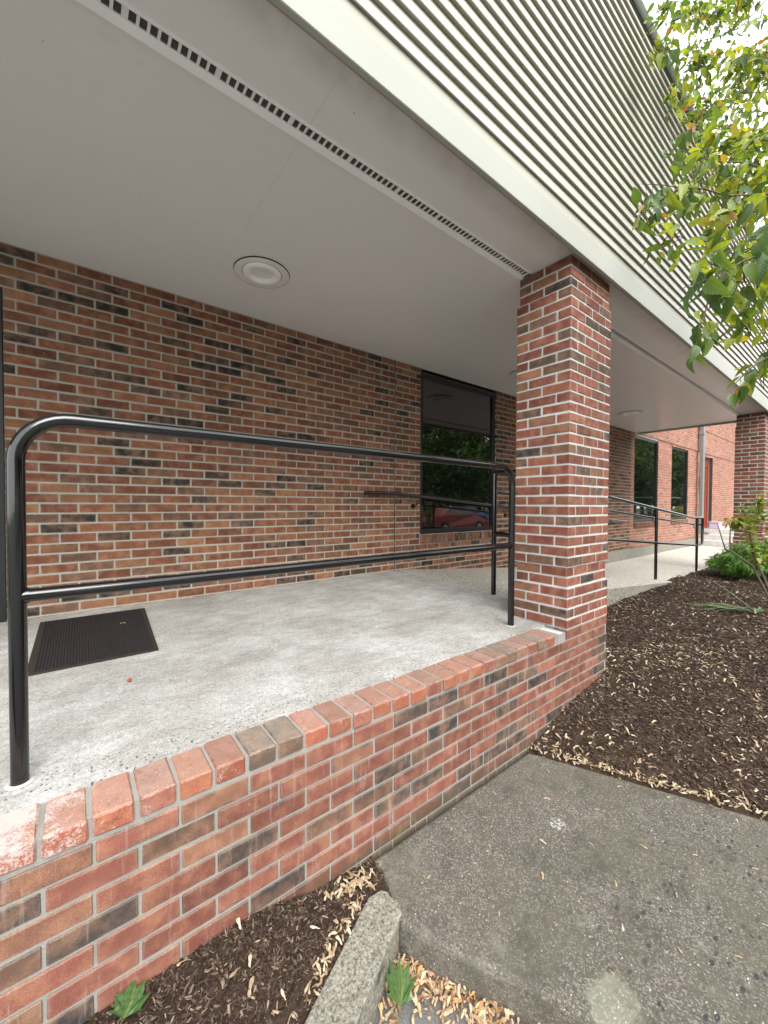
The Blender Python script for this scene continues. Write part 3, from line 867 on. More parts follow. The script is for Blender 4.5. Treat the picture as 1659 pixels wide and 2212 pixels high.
# mortar backing built round the openings
def wall_back(mb, y, x0, x1, z0, z1, hs, th=.10):
    xs = sorted({x0, x1, *[h[0] for h in hs], *[h[1] for h in hs]}); xs = [x for x in xs if x0 <= x <= x1]
    for a, b in zip(xs[:-1], xs[1:]):
        zs = [(z0, z1)]
        for h in hs:
            if h[0] <= a + 1e-6 and h[1] >= b - 1e-6:
                nz = []
                for p, q in zs:
                    if h[2] > p: nz.append((p, min(q, h[2])))
                    if h[3] < q: nz.append((max(p, h[3]), q))
                zs = nz
        for p, q in zs: mb.box((a, y, p), (b, y + th, q))
wall_back(wall, Y3 + .004, -4.0, 9.58, -.9, 2.9, [h for h in holes if h[0] < 9])
wp = child(wall.build('wall', M['mortar_wall']), bld)
wall2 = MB(); wall_back(wall2, Y3 + .0055, 9.5805, 24, -.132, 6.5, [h for h in holes if h[0] > 9])
wp2 = child(wall2.build('wall', M['mortar_far_lit']), bld)
cand = []
for c in range(-2, 36):
    z0, z1 = CRS * c, CRS * c + BH
    segs = cuts(z0, z1, -2.2, 9.575, [h for h in holes if h[0] < 9] + SILLS[:1] + [(2.838, 2.852, -9, 9)])
    off = (.0157 if (35 - c) % 2 == 0 else .0157 + MOD / 2)
    x = off - MOD * 14
    while x < 9.6:
        for s0, s1 in segs:
            a, b = max(x, s0), min(x + .194, s1)
            if b - a > .022: cand.append((a, b, z0 + CRS / 2, c))
        x += MOD
def shown(a, b, z):
    p = Vector(((a + b) / 2, Y3, z)) - Vector((0, 0, .815)); d = p.dot(FW)
    if d <= .1: return 0
    X, Yv = p.dot(RT) / d * .5097 / .5 * .5, p.dot(UP) / d
    if abs(p.dot(RT) / d) > 1.0 or abs(Yv) > 1.34: return 0
    return (b - a) / d ** 2 / (1 + ((a + b) / 2 / 6) ** 2)
cand.sort(key=lambda q: -shown(q[0], q[1], q[2]))
far_w = MB()
for i, (a, b, z, c) in enumerate(cand):
    p = ((a + b) / 2, Y3 + BD / 2 + random.gauss(0, .001), z)
    if i < 296: wbrick(wp, p, b - a, 0, 'wall')
    else: join_brick(far_w, p, b - a, 0, full=(a < 5))
child(far_w.build('brick_courses', M['bricks_wall'], kind='stuff'), wp)
fw2 = MB()
for c in range(-2, 92):
    z0 = CRS * c; z1 = z0 + BH
    ydz = -.022 if 2.39 < z0 < 3.08 else (-.040 if z0 >= 3.08 and z0 < 3.8 else (-.055 if z0 >= 3.8 else 0))
    segs = cuts(z0, z1, 9.585, 20.5 if c < 92 else 0, [h for h in holes if h[0] > 9] + SILLS[1:])
    x = 9.585 - (MOD / 2 if c % 2 else 0)
    while x < 20.5:
        for s0, s1 in segs:
            a, b = max(x, s0), min(x + .194, s1)
            if b - a > .02: join_brick(fw2, ((a + b) / 2, Y3 + BD / 2 + ydz, z0 + CRS / 2), b - a, 0, full=False)
        x += MOD
child(fw2.build('brick_courses', M['bricks_far'], kind='stuff'), wp2)
mb = MB()
mb.box((9.585, Y3 - .018, 2.4355), (24, Y3 + .02, 3.1125)); mb.box((9.585, Y3 - .036, 3.113), (24, Y3 + .02, 3.857)); mb.box((9.585, Y3 - .051, 3.8575), (24, Y3 + .02, 6.4))
child(mb.build('mortar', M['mortar_far_lit']), bld)
mb = MB(); mb.box((4.4, Y3 - .004, -.9), (24, Y3 + .0035, -.137), .002)
child(mb.build('foundation', M['foundation']), bld)
mb = MB(); mb.box((2.8405, Y3 + .001, .05), (2.8495, Y3 + .012, 2.436))
child(mb.build('control_joint', M['sealant']), bld)
# body and roof so the inside stays dark
mb = MB()
mb.box((-4, Y3 + .42, -.9), (24, 11, 6.4)); mb.box((-4, Y3 + .11, 2.5), (9.9, Y3 + .42, 4.4)); mb.box((-4, Y3 + .11, -.9), (-1.5, Y3 + .42, 2.5))
child(mb.build('interior_block', M['dark_room']), bld)

# windows
def window(i, x0, x1, z0, z1):
    w = .055; y0, y1 = Y3 + .018, Y3 + .085
    wf = MB()
    wf.box((x0 + .003, y0, z0 + .003), (x0 + w, y1, z1 - .003), .003); wf.box((x1 - w, y0, z0 + .003), (x1 - .003, y1, z1 - .003), .003)
    wf.box((x0 + w, y0 + .002, z1 - w), (x1 - w, y1, z1 - .003), .003); wf.box((x0 + w, y0 + .002, z0 + .003), (x1 - w, y1, z0 + w), .003)
    win = child(wf.build('window', M['black_frame']), bld)
    g = MB(); g.box((x0 + w - .003, y0 + .028, z0 + w - .003), (x1 - w + .003, y0 + .036, z1 - w + .003)); child(g.build('pane', M['glass']), win)
    if i == 0:
        g = MB(); g.box((x0 + .003, Y3 + .004, z1 - .035), (x1 + .05, Y3 + .018, z1 + .028), .002); child(g.build('head_trim', M['black_frame']), win)
    # rowlock sill
    n = int(round((x1 - x0) / CRS)); mo = MB(); mo.box((x0 - .01, Y3 + .002, z0 - .112), (x1 + .01, Y3 + .1, z0 - .006)); child(mo.build('mortar', M['mortar_wall']), win)
    if i == 0:
        for k in range(n):
            o = put_brick(None, (x0 + (k + .5) * (x1 - x0) / n, Y3 + .035 - .012, z0 - .057), .092, 0, 'wall')
            o.name = 'sill_brick'; o.rotation_euler = (0, math.pi / 2, 0); o.scale = (1.12, 1, .97); child(o, win)
    else:
        m_ = MB()
        for k in range(n):
            xc = x0 + (k + .5) * (x1 - x0) / n; m_.box((xc - .028, Y3 - .03, z0 - .108), (xc + .028, Y3 + .05, z0 - .004), .003, random.random())
        child(m_.build('sill', M['bricks_wall'], kind='stuff'), win)
for i, w_ in enumerate(WINS): window(i, *w_)

# entrance door at the left edge
x0, x1, z0, z1 = DOOR1
mb = MB(); mb.box((x1 - .055, Y3 - .004, z0), (x1 - .001, Y3 + .09, z1), .004); mb.box((x0, Y3 - .004, z0), (x0 + .055, Y3 + .09, z1), .004); mb.box((x0 + .0555, Y3 - .002, z1 - .055), (x1 - .0555, Y3 + .09, z1), .004)
dr = child(mb.build('door', M['black_frame']), bld)
mb = MB(); mb.box((x0 + .06, Y3 + .03, z0 + .1), (x1 - .06, Y3 + .04, z1 - .06)); child(mb.build('pane', M['glass']), dr)
mb = MB(); mb.box((x0 + .056, Y3 + .02, z0), (x1 - .056, Y3 + .06, z0 + .1), .003); child(mb.build('kick_plate', M['black_frame']), dr)

# red wooden door
x0, x1, z0, z1 = DOOR2; yd = Y3 + .10
mb = MB()
mb.box((x0, yd, z0), (x0 + .12, yd + .06, z1), .004); mb.box((x1 - .12, yd, z0), (x1, yd + .06, z1), .004); mb.box((x0 + .121, yd + .002, z1 - .30), (x1 - .121, yd + .06, z1), .004)
mb.box((x0 + .121, yd + .02, z0), (x0 + .30, yd + .07, z1 - .301), .004); mb.box((x1 - .30, yd + .02, z0), (x1 - .121, yd + .07, z1 - .301), .004)
mb.box((x0 + .301, yd + .022, z0), (x1 - .301, yd + .07, z0 + .42), .004); mb.box((x0 + .301, yd + .022, z1 - .42), (x1 - .301, yd + .07, z1 - .301), .004); mb.box((x0 + .301, yd + .022, z1 - .82), (x1 - .301, yd + .07, z1 - .74), .004)
for k in range(1, 4): xx = x0 + .30 + k * (x1 - x0 - .6) / 4; mb.box((xx - .012, yd + .024, z1 - .74), (xx + .012, yd + .07, z1 - .42))
d2 = child(mb.build('door', M['wood_red'], label='red stained wooden door with glass lights and brass pull'), bld)
mb = MB(); mb.box((x0 + .29, yd + .045, z0 + .4), (x1 - .29, yd + .052, z1 - .40)); child(mb.build('pane', M['glass']), d2)
mb = MB(); mb.tube([(x0 + .22, yd + .02, 1.02), (x0 + .22, yd - .04, 1.04), (x0 + .22, yd - .04, 1.30), (x0 + .22, yd + .02, 1.32)], .012, 8)
child(mb.build('handle', mat_simple('brass', (.6, .45, .2), .3, .5, .9)), d2)

# canopy: soffit, fascia, ribbed siding
can = MB(); can.box((-4.0, 1.252, 2.4385), (9.88, 1.5455, 2.50)); can.box((-4.0, 1.6235, 2.4385), (9.88, Y3 + .0, 2.50)); can.box((-4.0, 1.5455, 2.49), (9.88, 1.6235, 2.56))
sof = child(can.build('soffit', M['soffit']), bld)
mb = MB(); mb.box((-4.0, 1.226, 2.432), (9.88, 1.2515, 2.50)); child(mb.build('soffit_trim_shaded', mat_simple('soffit_trim_shaded', (.33, .29, .25), .6, .3, var=.2, vs=12)), bld)  # strip coloured dark to hold the shadow between fascia and soffit
mb = MB(); mb.box((-4.0, 1.200, 2.402), (9.90, 1.2255, 2.5465), .003); child(mb.build('fascia_board', M['fascia']), bld)
mb = MB(); mb.box((-4.0, 1.207, 2.5475), (9.90, 1.2255, 2.615), .002); child(mb.build('fascia_board', M['siding']), bld)
z = 2.612; k = 0
PITCH = .0824
while z < 4.46:
    joints = [-4.0] + sorted(random.uniform(-1, 9.5) for _ in range(2)) + [9.90]
    for a, b in zip(joints[:-1], joints[1:]):
        mb = MB(); mb.prism_x([(1.2255, z + .0055), (1.1975, z + .0055), (1.1975, z), (1.1940, z), (1.1930, z + .003), (1.2125, z + PITCH + .005), (1.2255, z + PITCH + .005)], a + .0006, b - .0006)
        child(mb.build('siding_board', M['siding']), bld)
    z += PITCH; k += 1
TOPZ = z
mb = MB(); mb.box((-4.0, 1.2265, 2.5), (9.89, 1.30, TOPZ)); mb.box((9.80, 1.3005, 2.5), (9.89, Y3, TOPZ)); mb.box((-4.0, 1.3005, TOPZ - .1), (9.7995, Y3 + .5, TOPZ - .01))
child(mb.build('canopy_frame', M['roof']), bld)
mb = MB(); mb.box((-4.0, 1.205, TOPZ + .001), (9.92, 1.30, TOPZ + .04)); child(mb.build('shadow_strip', M['black_frame']), bld)
mb = MB(); mb.box((-4.0, 1.165, TOPZ + .041), (9.95, 1.36, TOPZ + .135), .004); child(mb.build('roof_edge', M['flashing']), bld)
# canopy end return
mb = MB(); mb.box((9.8905, 1.2265, 2.402), (9.905, Y3 - .01, 2.56), .002); child(mb.build('fascia_board', M['fascia']), bld)
mb = MB(); mb.box((9.8905, 1.2265, 2.5605), (9.90, Y3 - .06, TOPZ)); child(mb.build('siding_end', M['siding']), bld)

# downspout
ds = empty('downspout', (14.5, 3.34, 0), label='grey metal downspout running down the brick wall left of the red door', category='downspout')
mb = MB(); mb.box((14.42, 3.25, .05), (14.58, 3.345, 6.3), .012); child(mb.build('pipe', M['spout']), ds)
mb = MB(); mb.box((14.40, 3.24, 2.9), (14.60, 3.36, 2.96), .004); child(mb.build('strap', M['spout']), ds)
mb = MB(); mb.box((14.40, 3.10, -.02), (14.60, 3.345, .06), .01); child(mb.build('shoe', M['spout']), ds)

# wall sign (white, scalloped edge) beside the red door
mb = MB(); pr = []
for k in range(24):
    a = 2 * math.pi * k / 24; rr_ = 1 + .10 * math.cos(4 * a)
    pr.append((.20 * rr_ * math.cos(a), .43 * rr_ * math.sin(a)))
n = len(pr); vs = [(14.86 + p[0] * .75, 3.385, 1.52 + p[1]) for p in pr] + [(14.86 + p[0] * .75, 3.405, 1.52 + p[1]) for p in pr]
mb.add(vs, [tuple(range(n)), tuple(range(n, 2 * n))[::-1]] + [(i, i + n, (i + 1) % n + n, (i + 1) % n) for i in range(n)])
mb.build('wall_plaque', M['sign_white'], label='white plaque with curved edges on the wall between downspout and red door', category='plaque')

# ------------------------------------------------------------------ entrance steps at the far end
st = empty('entrance_steps', (14.8, 2.6, -.37), label='pale concrete steps leading up to the landing of the red door', category='steps')
for k in range(3):
    mb = MB(); mb.box((14.72 + .30 * k, .9, -.9), (24 if k == 2 else 14.7195 + .30 * (k + 1), Y3 - .01, -.37 + .162 * (k + 1)), .012)
    child(mb.build('landing' if k == 2 else 'step', M['steps']), st)
mb = MB(); mb.box((15.33, 3.05, .116), (15.72, 3.30, .30), .02); mb.box((15.31, 3.03, .30), (15.74, 3.32, .325), .008)
mb.build('storage_box', M['purple'], label='small lilac box on the landing in front of the red door', category='box')

# ------------------------------------------------------------------ ceiling lights
for i, (x, y, lab) in enumerate([(1.04, 2.72, 'round recessed ceiling light left of the near brick column'), (4.36, 2.74, 'recessed ceiling light mostly hidden behind the near brick column'), (7.66, 2.77, 'recessed ceiling light in the soffit between the two brick columns')]):
    t = empty('recessed_light', (x, y, 2.438), label=lab, category='ceiling light', group='recessed lights in the canopy soffit')
    mb = MB(); mb.lathe([(.186, .0005), (.185, -.0075), (.182, -.0085), (.13, -.0065)], (x, y, 2.4375)); child(mb.build('flange', M['soffit']), t)
    mb = MB(); mb.lathe([(.1855, -.0085), (.1885, -.0015)], (x, y, 2.4375)); mb.lathe([(.1315, -.0072), (.1345, -.0070)], (x, y, 2.4375)); child(mb.build('gap_shadow', M['sealant']), t)  # dark rings paint the shadow line of the thin gaps
    mb = MB(); mb.lathe([(.1315, -.0045), (.130, -.012), (.124, -.019), (.104, -.022), (.090, -.018), (.086, -.010), (.068, .056)], (x, y, 2.4375)); child(mb.build('trim_ring', M['white_trim']), t)
    mb = MB(); mb.lathe([(.0695, .054), (.0001, .054)], (x, y, 2.4375)); child(mb.build('diffuser', M['lens']), t)

# ------------------------------------------------------------------ linear soffit vents
def vent(xa, xb, lab):
    t = empty('soffit_vent', ((xa + xb) / 2, 1.585, 2.43), label=lab, category='vent')
    mb = MB(); mb.prism_x([(1.5985, 2.4445), (1.5985, 2.4375), (1.6185, 2.4190), (1.6215, 2.4190), (1.6215, 2.4445)], xa, xb); child(mb.build('flange', M['white_trim']), t)
    mb = MB(); mb.prism_x([(1.5435, 2.4445), (1.5435, 2.4370), (1.5480, 2.4300), (1.5495, 2.4300), (1.5495, 2.4445)], xa, xb); child(mb.build('flange', M['white_trim']), t)
    mb = MB(); mb.prism_x([(1.5495, 2.4385), (1.5495, 2.4355), (1.5575, 2.4355), (1.5575, 2.4385)], xa, xb); mb.prism_x([(1.5935, 2.4385), (1.5935, 2.4355), (1.598, 2.4355), (1.598, 2.4385)], xa, xb)
    child(mb.build('edge_strip', M['soffit']), t)
    mb = MB(); mb.box((xa, 1.5495, 2.462), (xb, 1.598, 2.466)); child(mb.build('backing', M['vent_dark']), t)
    for k in range(6):
        mb = MB(); y = 1.5600 + k * .0058; mb.prism_x([(y, 2.4395), (y + .0016, 2.4395), (y + .0024, 2.4455), (y + .0008, 2.4455)], xa, xb); child(mb.build('louvre', M['louvre']), t)
    bmesh_ = None; x = xa + .004; i = 0
    while x < xb:
        wide = (i % 9 == 8); w = .020 if wide else .0098
        if bmesh_ is None:
            mb = MB(); mb.box((-.5, -.018, -.002), (.5, .018, .002)); bmesh_ = mb.mesh('cross_bar'); bmesh_.materials.append(M['soffit'])
        o = bpy.data.objects.new('cross_bar', bmesh_); COL.objects.link(o)
        o.location = (x + w / 2, 1.5755, 2.437); o.scale = (w, 1, 1); child(o, t)
        x += w + .0218; i += 1
vent(-1.6, 2.515, 'long slotted soffit vent left of the near brick column')
vent(3.115, 9.28, 'long slotted soffit vent between the two brick columns')

# ------------------------------------------------------------------ railings
RR = .021
gr = empty('guard_railing', (1.1, 1.53, 0), label='glossy black pipe guard railing along the front edge of the platform', category='railing')
xa, xb, yr, zt = -.135, 2.292, 1.53, 1.065
mb = MB()
pts = [(xa, yr, .0), (xa, yr, zt - .13)] + arc((xa + .13, yr, zt - .13), .13, 180, 90, 10)[1:] + [(xb - .12, yr, zt)] + arc((xb - .12, yr, zt - .12), .12, 90, 0, 10)[1:] + [(xb, yr, .0)]
mb.tube(pts, RR, 20); child(mb.build('bent_pipe', M['black_paint']), gr)
mb = MB(); mb.tube([(xa + .005, yr, .545), (xb - .005, yr, .545)], RR * .92, 20); child(mb.build('lower_rail', M['black_paint']), gr)
for x in (xa, xb):
    mb = MB(); mb.lathe([(RR + .001, .004), (RR + .010, .003), (RR + .013, .0005)], (x, yr, .0015 + floor_z(x, yr)), 24); child(mb.build('grout_ring', M['grout']), gr)
    mb = MB(); mb.lathe([(RR, .004), (RR * 1.10, .002), (RR * 1.10, -.002), (RR, -.004)], (x, yr, .545), 20); 
    mb = MB(); mb.tube([(x + (.018 if x < 1 else -.018), yr, .545), (x + (.026 if x < 1 else -.026), yr, .545)], RR * 1.06, 20); child(mb.build('weld_collar', M['black_paint']), gr)

rr = empty('ramp_railing', (6, 2.1, -.2), label='black square tube railing with three rails following the ramp down', category='railing')
YR = 2.10
def top_z(x): return 1.095 if x < 3.3 else max(1.095 - .0915 * (x - 3.3), .60) if x < 9 else .60
def bot_z(x): return .56 - .081 * max(0, x - 3.1) if x < 9.0 else .085
def grab_z(x): return .94 - .078 * max(0, x - 2.9)
def sq_bar(mb, pts, w=.017):
    mb.tube(pts, w * 1.25, 8)
for x in (2.88, 4.9, 6.88, 8.99):
    mb = MB(); mb.tube([(x, YR, floor_z(x, YR)), (x, YR, top_z(x) - .005)], .021, 12); child(mb.build('post', M['black_paint']), rr)
    mb = MB(); mb.lathe([(.025, .0065), (.036, .0055), (.046, .001)], (x, YR, floor_z(x, YR) + .001), 16); child(mb.build('grout_ring', M['grout']), rr)
mb = MB(); sq_bar(mb, [(2.88, YR, top_z(2.88)), (3.3, YR, top_z(3.3)), (5, YR, top_z(5)), (6.88, YR, top_z(6.88)), (8.7, YR, top_z(8.7)), (9.28, YR, .595), (9.325, YR, .575), (9.335, YR, .53), (9.335, YR, .15), (9.32, YR, .105), (9.27, YR, .085), (8.99, YR, .09)]); child(mb.build('top_rail', M['black_paint']), rr)
mb = MB(); sq_bar(mb, [(2.88, YR, bot_z(2.88)), (3.1, YR, bot_z(3.1)), (6.88, YR, bot_z(6.88)), (8.99, YR, .087)]); child(mb.build('bottom_rail', M['black_paint']), rr)
mb = MB(); sq_bar(mb, [(2.92, YR + .05, grab_z(2.92)), (6.88, YR + .05, grab_z(6.88)), (8.99, YR + .05, grab_z(8.99)), (9.25, YR + .05, .455), (9.33, YR + .01, .455)], .013); child(mb.build('grab_rail', M['black_paint']), rr)
for z in (1.095, .56):
    mb = MB(); sq_bar(mb, [(2.88, YR, z), (2.88, 1.66, z)], .0165); child(mb.build('return_rail', M['black_paint']), rr)
for x in (4.9, 6.88, 8.99):
    mb = MB(); mb.tube([(x, YR, grab_z(x) - .06), (x, YR + .05, grab_z(x) - .06), (x, YR + .05, grab_z(x) - .01)], .007, 8); child(mb.build('bracket', M['black_paint']), rr)

hr = empty('wall_handrail', (3.5, 3.34, .9), label='black handrail fixed to the brick wall beside the window', category='handrail')
YH = 3.34
hz = lambda x: .935 if x < 2.78 else .935 - .072 * (x - 2.78)
mb = MB(); mb.tube([(2.37, YH, .925), (2.385, YH, .932), (2.43, YH, .935), (2.76, YH, .936), (2.80, YH, .934)] + [(x, YH, hz(x)) for x in (3.2, 4, 5, 6, 7, 8, 8.9)] + [(9.2, YH, hz(8.95))], .021, 12); child(mb.build('rail', M['black_paint']), hr)
for x in (3.12, 4.95, 6.7, 8.4):
    z = hz(x)
    mb = MB(); mb.tube([(x, Y3 + .002, z - .115), (x, Y3 - .03, z - .115), (x, YH - .004, z - .085), (x, YH, z - .05), (x, YH, z - .012)], .008, 8); br = child(mb.build('bracket', M['black_paint']), hr)
    mb = MB(); mb.tube([(x, Y3 + .001, z - .115), (x, Y3 - .008, z - .115)], .030, 16); child(mb.build('wall_flange', M['black_paint']), hr)

fr = empty('landing_railing', (17.5, 1.3, .12), label='black railing on the landing beyond the far brick column', category='railing')
for x in (17.0, 18.6):
    mb = MB(); mb.tube([(x, 2.05, .115), (x, 2.05, 1.12)], .022, 10); child(mb.build('post', M['black_paint']), fr)
for z in (1.12, .62):
    mb = MB(); mb.tube([(17.0, 2.05, z), (18.6, 2.05, z)], .020, 10); child(mb.build('rail', M['black_paint']), fr)
    mb = MB(); mb.tube([(17.0, 2.05, z), (17.0, 1.0, z)], .020, 10); child(mb.build('rail', M['black_paint']), fr)

# ------------------------------------------------------------------ door mat
dm = empty('door_mat', (.09, 2.82, .05), label='black ribbed door mat lying on the concrete platform', category='door mat')
def mz(x, y): return floor_z(x, y)
mb = MB(); x0, x1, y0, y1 = -.185, .358, 2.375, 3.27
vs = [(x0 - .004, y0, mz(0, y0) + .001), (x1 - .018, y0, mz(0, y0) + .001), (x1 + .022, y1, mz(0, y1) + .001), (x0, y1, mz(0, y1) + .001)]
vt = [(v[0], v[1], v[2] + .006) for v in vs]
mb.add(vs + vt, [(4, 5, 6, 7), (0, 1, 5, 4), (1, 2, 6, 5), (2, 3, 7, 6), (3, 0, 4, 7)]); child(mb.build('rubber_backing', M['mat_rubber']), dm)
mb = MB(); n = 40
for k in range(n):
    xc = x0 + .028 + (x1 - x0 - .056) * k / (n - 1)
    sk = lambda y: (y - y0) / (y1 - y0) * .02 * (k / n) * 1.6 - .014 * (k / n)
    a, b = y0 + .024, y1 - .024
    vs = []
    for y in (a, b):
        for dx, dz in ((-.0046, .0065), (-.003, .0105), (.003, .0105), (.0046, .0065)): vs.append((xc + dx + sk(y), y, mz(0, y) + dz))
    mb.add(vs, [(0, 1, 5, 4), (1, 2, 6, 5), (2, 3, 7, 6), (0, 3, 2, 1), (4, 5, 6, 7)])
child(mb.build('ribs', M['mat'], kind='stuff'), dm)
# small red berry and bits on the platform
mb = MB(); mb.lathe([(.0005, 0), (.007, .002), (.009, .008), (.006, .014), (.0005, .016)], (.18, 2.06, floor_z(.18, 2.06)), 10)
mb.build('red_berry', mat_simple('berry', (.35, .06, .04), .4, .5), label='small reddish berry on the concrete platform in front of the mat', category='berry')
for i, (x, y, lab) in enumerate([(.22, 2.95, 'dead leaf scrap lying on the black door mat'), (.62, 2.05, 'small dry leaf crumb on the platform concrete'), (2.55, 2.35, 'curled dry leaf near the ramp railing post')]):
    m_ = MB(); add_seed(m_, 0, 0, 0, .04 if i != 1 else .022, .1); o = m_.build('dead_leaf', M['seeds'], label=lab, category='leaf'); o.location = (x, y, floor_z(x, y) + (.013 if i == 0 else .003))

# ------------------------------------------------------------------ leaves
def leaf_geo(L, W, fold=.25, droop=.3, n=6, wav=0.0):
    """ovate leaf: two halves folded along the midrib, tip curving down; base at origin, tip along +X"""
    vs = []; uv = []
    for i in range(n + 1):
        t = i / n; w = W * .5 * (math.sin(math.pi * t ** .72) ** .85 if 0 < t < 1 else 0.0) + (.0006 if t in (0, 1) else 0)
        x = L * t; z = -droop * L * t * t
        wv = wav * W * math.sin(i * 2.4)
        vs += [(x, -w, z + fold * w + wv), (x, 0, z), (x, w, z + fold * w - wv)]
        uv += [(t, 0.5 - w / W), (t, .5), (t, .5 + w / W)]
    fs = []; us = []
    for i in range(n):
        a = 3 * i
        for q in ((a, a + 3, a + 4, a + 1), (a + 1, a + 4, a + 5, a + 2)): fs.append(q); us.append([uv[k] for k in q])
    return vs, fs, us
leafm = []
for k in range(8):
    m_ = MB(); vs, fs, us = leaf_geo(1, random.uniform(.38, .60), random.uniform(.15, .75), random.uniform(.2, .95), 7, random.uniform(.02, .11)); m_.add(vs, fs, us, smooth=True)
    me = m_.mesh('leaf'); me.materials.append(M['leaf_near']); leafm.append(me)
def basis_from(d, roll=0.0):
    d = Vector(d).normalized(); up = Vector((0, 0, 1)); y = up.cross(d)
    if y.length < 1e-3: y = Vector((0, 1, 0))
    y.normalize(); z = d.cross(y); m = Matrix((d, y, z)).transposed()
    return m @ Matrix.Rotation(roll, 3, 'X')
def poly_at(pts, t):
    seg = [(Vector(b) - Vector(a)).length for a, b in zip(pts[:-1], pts[1:])]; T = sum(seg) * t
    for (a, b), l in zip(zip(pts[:-1], pts[1:]), seg):
        if T <= l or (b is pts[-1]): return Vector(a).lerp(Vector(b), min(1, T / max(l, 1e-6))), (Vector(b) - Vector(a)).normalized()
        T -= l

BR = [
    ('A', [(4.81, 0.53, 5.32), (4.03, 0.74, 4.48), (3.50, 0.89, 4.13), (3.05, 0.99, 3.82)]),
    ('B', [(5.53, 0.60, 5.59), (4.71, 0.99, 5.21), (4.04, 1.10, 5.08)]),
    ('C', [(4.71, 0.45, 4.20), (4.43, 0.80, 4.30), (4.22, 1.10, 4.54)]),
    ('D', [(3.53, 0.33, 2.98), (3.31, 0.51, 3.07), (3.15, 0.77, 3.25), (2.89, 0.84, 3.08)]),
    ('E', [(3.09, 0.29, 2.54), (2.84, 0.49, 2.66), (2.66, 0.63, 2.68), (2.39, 0.71, 2.64)]),
    ('F', [(2.80, 0.26, 2.33), (2.43, 0.48, 2.28), (2.20, 0.60, 2.28), (2.05, 0.71, 2.29)]),
    ('G', [(2.20, 0.60, 2.28), (2.07, 0.67, 2.19), (1.96, 0.71, 2.10)]),
    ('H', [(2.06, 0.19, 1.85), (1.86, 0.28, 1.75), (1.69, 0.34, 1.67), (1.60, 0.42, 1.61)]),
    ('I', [(2.06, 0.19, 1.76), (1.75, 0.30, 1.63), (1.66, 0.37, 1.57), (1.58, 0.43, 1.53)]),
    ('J', [(1.70, 0.33, 1.60), (1.66, 0.37, 1.50), (1.63, 0.38, 1.42), (1.61, 0.40, 1.32)]),
    ('K', [(2.50, 0.23, 1.89), (2.25, 0.29, 1.73), (2.14, 0.37, 1.63)]),
    ('L', [(2.79, 0.24, 1.61), (2.51, 0.34, 1.50), (2.41, 0.41, 1.41), (2.28, 0.44, 1.32)]),
    ('M', [(2.94, 0.26, 1.77), (2.68, 0.33, 1.61), (2.61, 0.38, 1.56)]),
    ('O', [(4.42, 0.42, 3.77), (4.00, 0.62, 3.74), (3.79, 0.79, 3.70)]),
    ('P', [(5.01, 0.48, 4.73), (4.56, 0.71, 4.65), (4.15, 0.90, 4.42)]),
    ('Q', [(3.53, 0.32, 2.16), (3.39, 0.42, 2.30), (3.22, 0.56, 2.33)]),
    ('R', [(6.20, 0.61, 6.35), (5.73, 0.98, 6.29), (5.26, 1.05, 6.34)]),
]
CLUST = [
    ((5.53, 0.57, 5.80), 0.50, 170), ((5.10, .80, 5.72), 0.40, 120), ((4.69, .95, 5.63), 0.28, 60), ((4.94, 0.70, 4.74), 0.45, 150), ((4.83, .86, 4.76), 0.30, 70),
    ((3.86, 0.59, 3.44), 0.32, 110), ((3.60, 0.67, 3.28), 0.22, 50), ((3.17, 0.48, 2.65), 0.28, 90), ((3.04, 0.58, 2.70), 0.20, 40), ((2.77, 0.40, 2.15), 0.16, 34),
    ((5.44, 0.41, 5.05), 0.80, 320), ((4.28, 0.26, 3.28), 0.70, 300), ((4.04, 0.17, 2.33), 0.60, 180), ((4.70, 0.88, 4.44), 0.25, 36), ((5.01, .95, 5.60), 0.25, 44),
    ((3.86, 1.00, 4.72), 0.22, 60), ((4.03, 0.99, 4.42), 0.22, 60), ((3.83, 0.88, 3.87), 0.16, 40), ((3.13, 0.65, 2.98), 0.2, 50), ((2.62, 0.66, 2.70), 0.1, 16), ((2.35, 0.60, 2.34), 0.1, 16), ((2.36, 0.47, 2.14), 0.12, 24), ((2.02, 0.34, 1.69), 0.09, 16), ((1.84, 0.36, 1.70), 0.06, 8), ((2.47, 0.37, 1.67), 0.09, 14), ((2.61, 0.38, 1.45), 0.06, 8), ((4.43, 0.81, 4.57), 0.3, 80), ((2.68, 0.48, 2.45), 0.16, 36), ((3.73, 1.00, 4.27), 0.1, 14), 
    ((3.19, 1.01, 4.22), 0.13, 26), ((3.23, 0.98, 3.95), 0.14, 26), ((3.19, 0.87, 3.59), 0.13, 22), ((3.14, 0.78, 3.26), 0.12, 20), ((3.74, 0.84, 4.42), 0.25, 50), ((2.02, 0.67, 2.06), 0.06, 7), ((2.04, 0.59, 1.97), 0.08, 10), ((1.93, 0.42, 1.76), 0.09, 14), ((2.13, 0.38, 1.56), 0.08, 10), 
    ((2.81, 0.64, 2.67), 0.14, 16), ((2.68, 0.47, 2.29), 0.14, 18), ((3.9, -1.0, 4.2), 1.3, 900), ((3.2, -1.6, 3.3), 1.1, 500), ((5.2, -.9, 3.4), 1.2, 600),
]
tree = empty('crabapple_tree', (4.3, -1.5, -.45), label='leafy crab apple tree overhanging from the right with yellow-green and reddish leaves', category='tree')
TB = Vector((4.3, -1.5, -.5)); TT = Vector((4.15, -1.15, 1.5))
mb = MB(); mb.tube([TB, TB + Vector((.02, .02, .3)), TB + Vector((-.05, .1, 1.0)), TT], [.12, .095, .085, .07], 14); child(mb.build('trunk', M['bark']), tree)
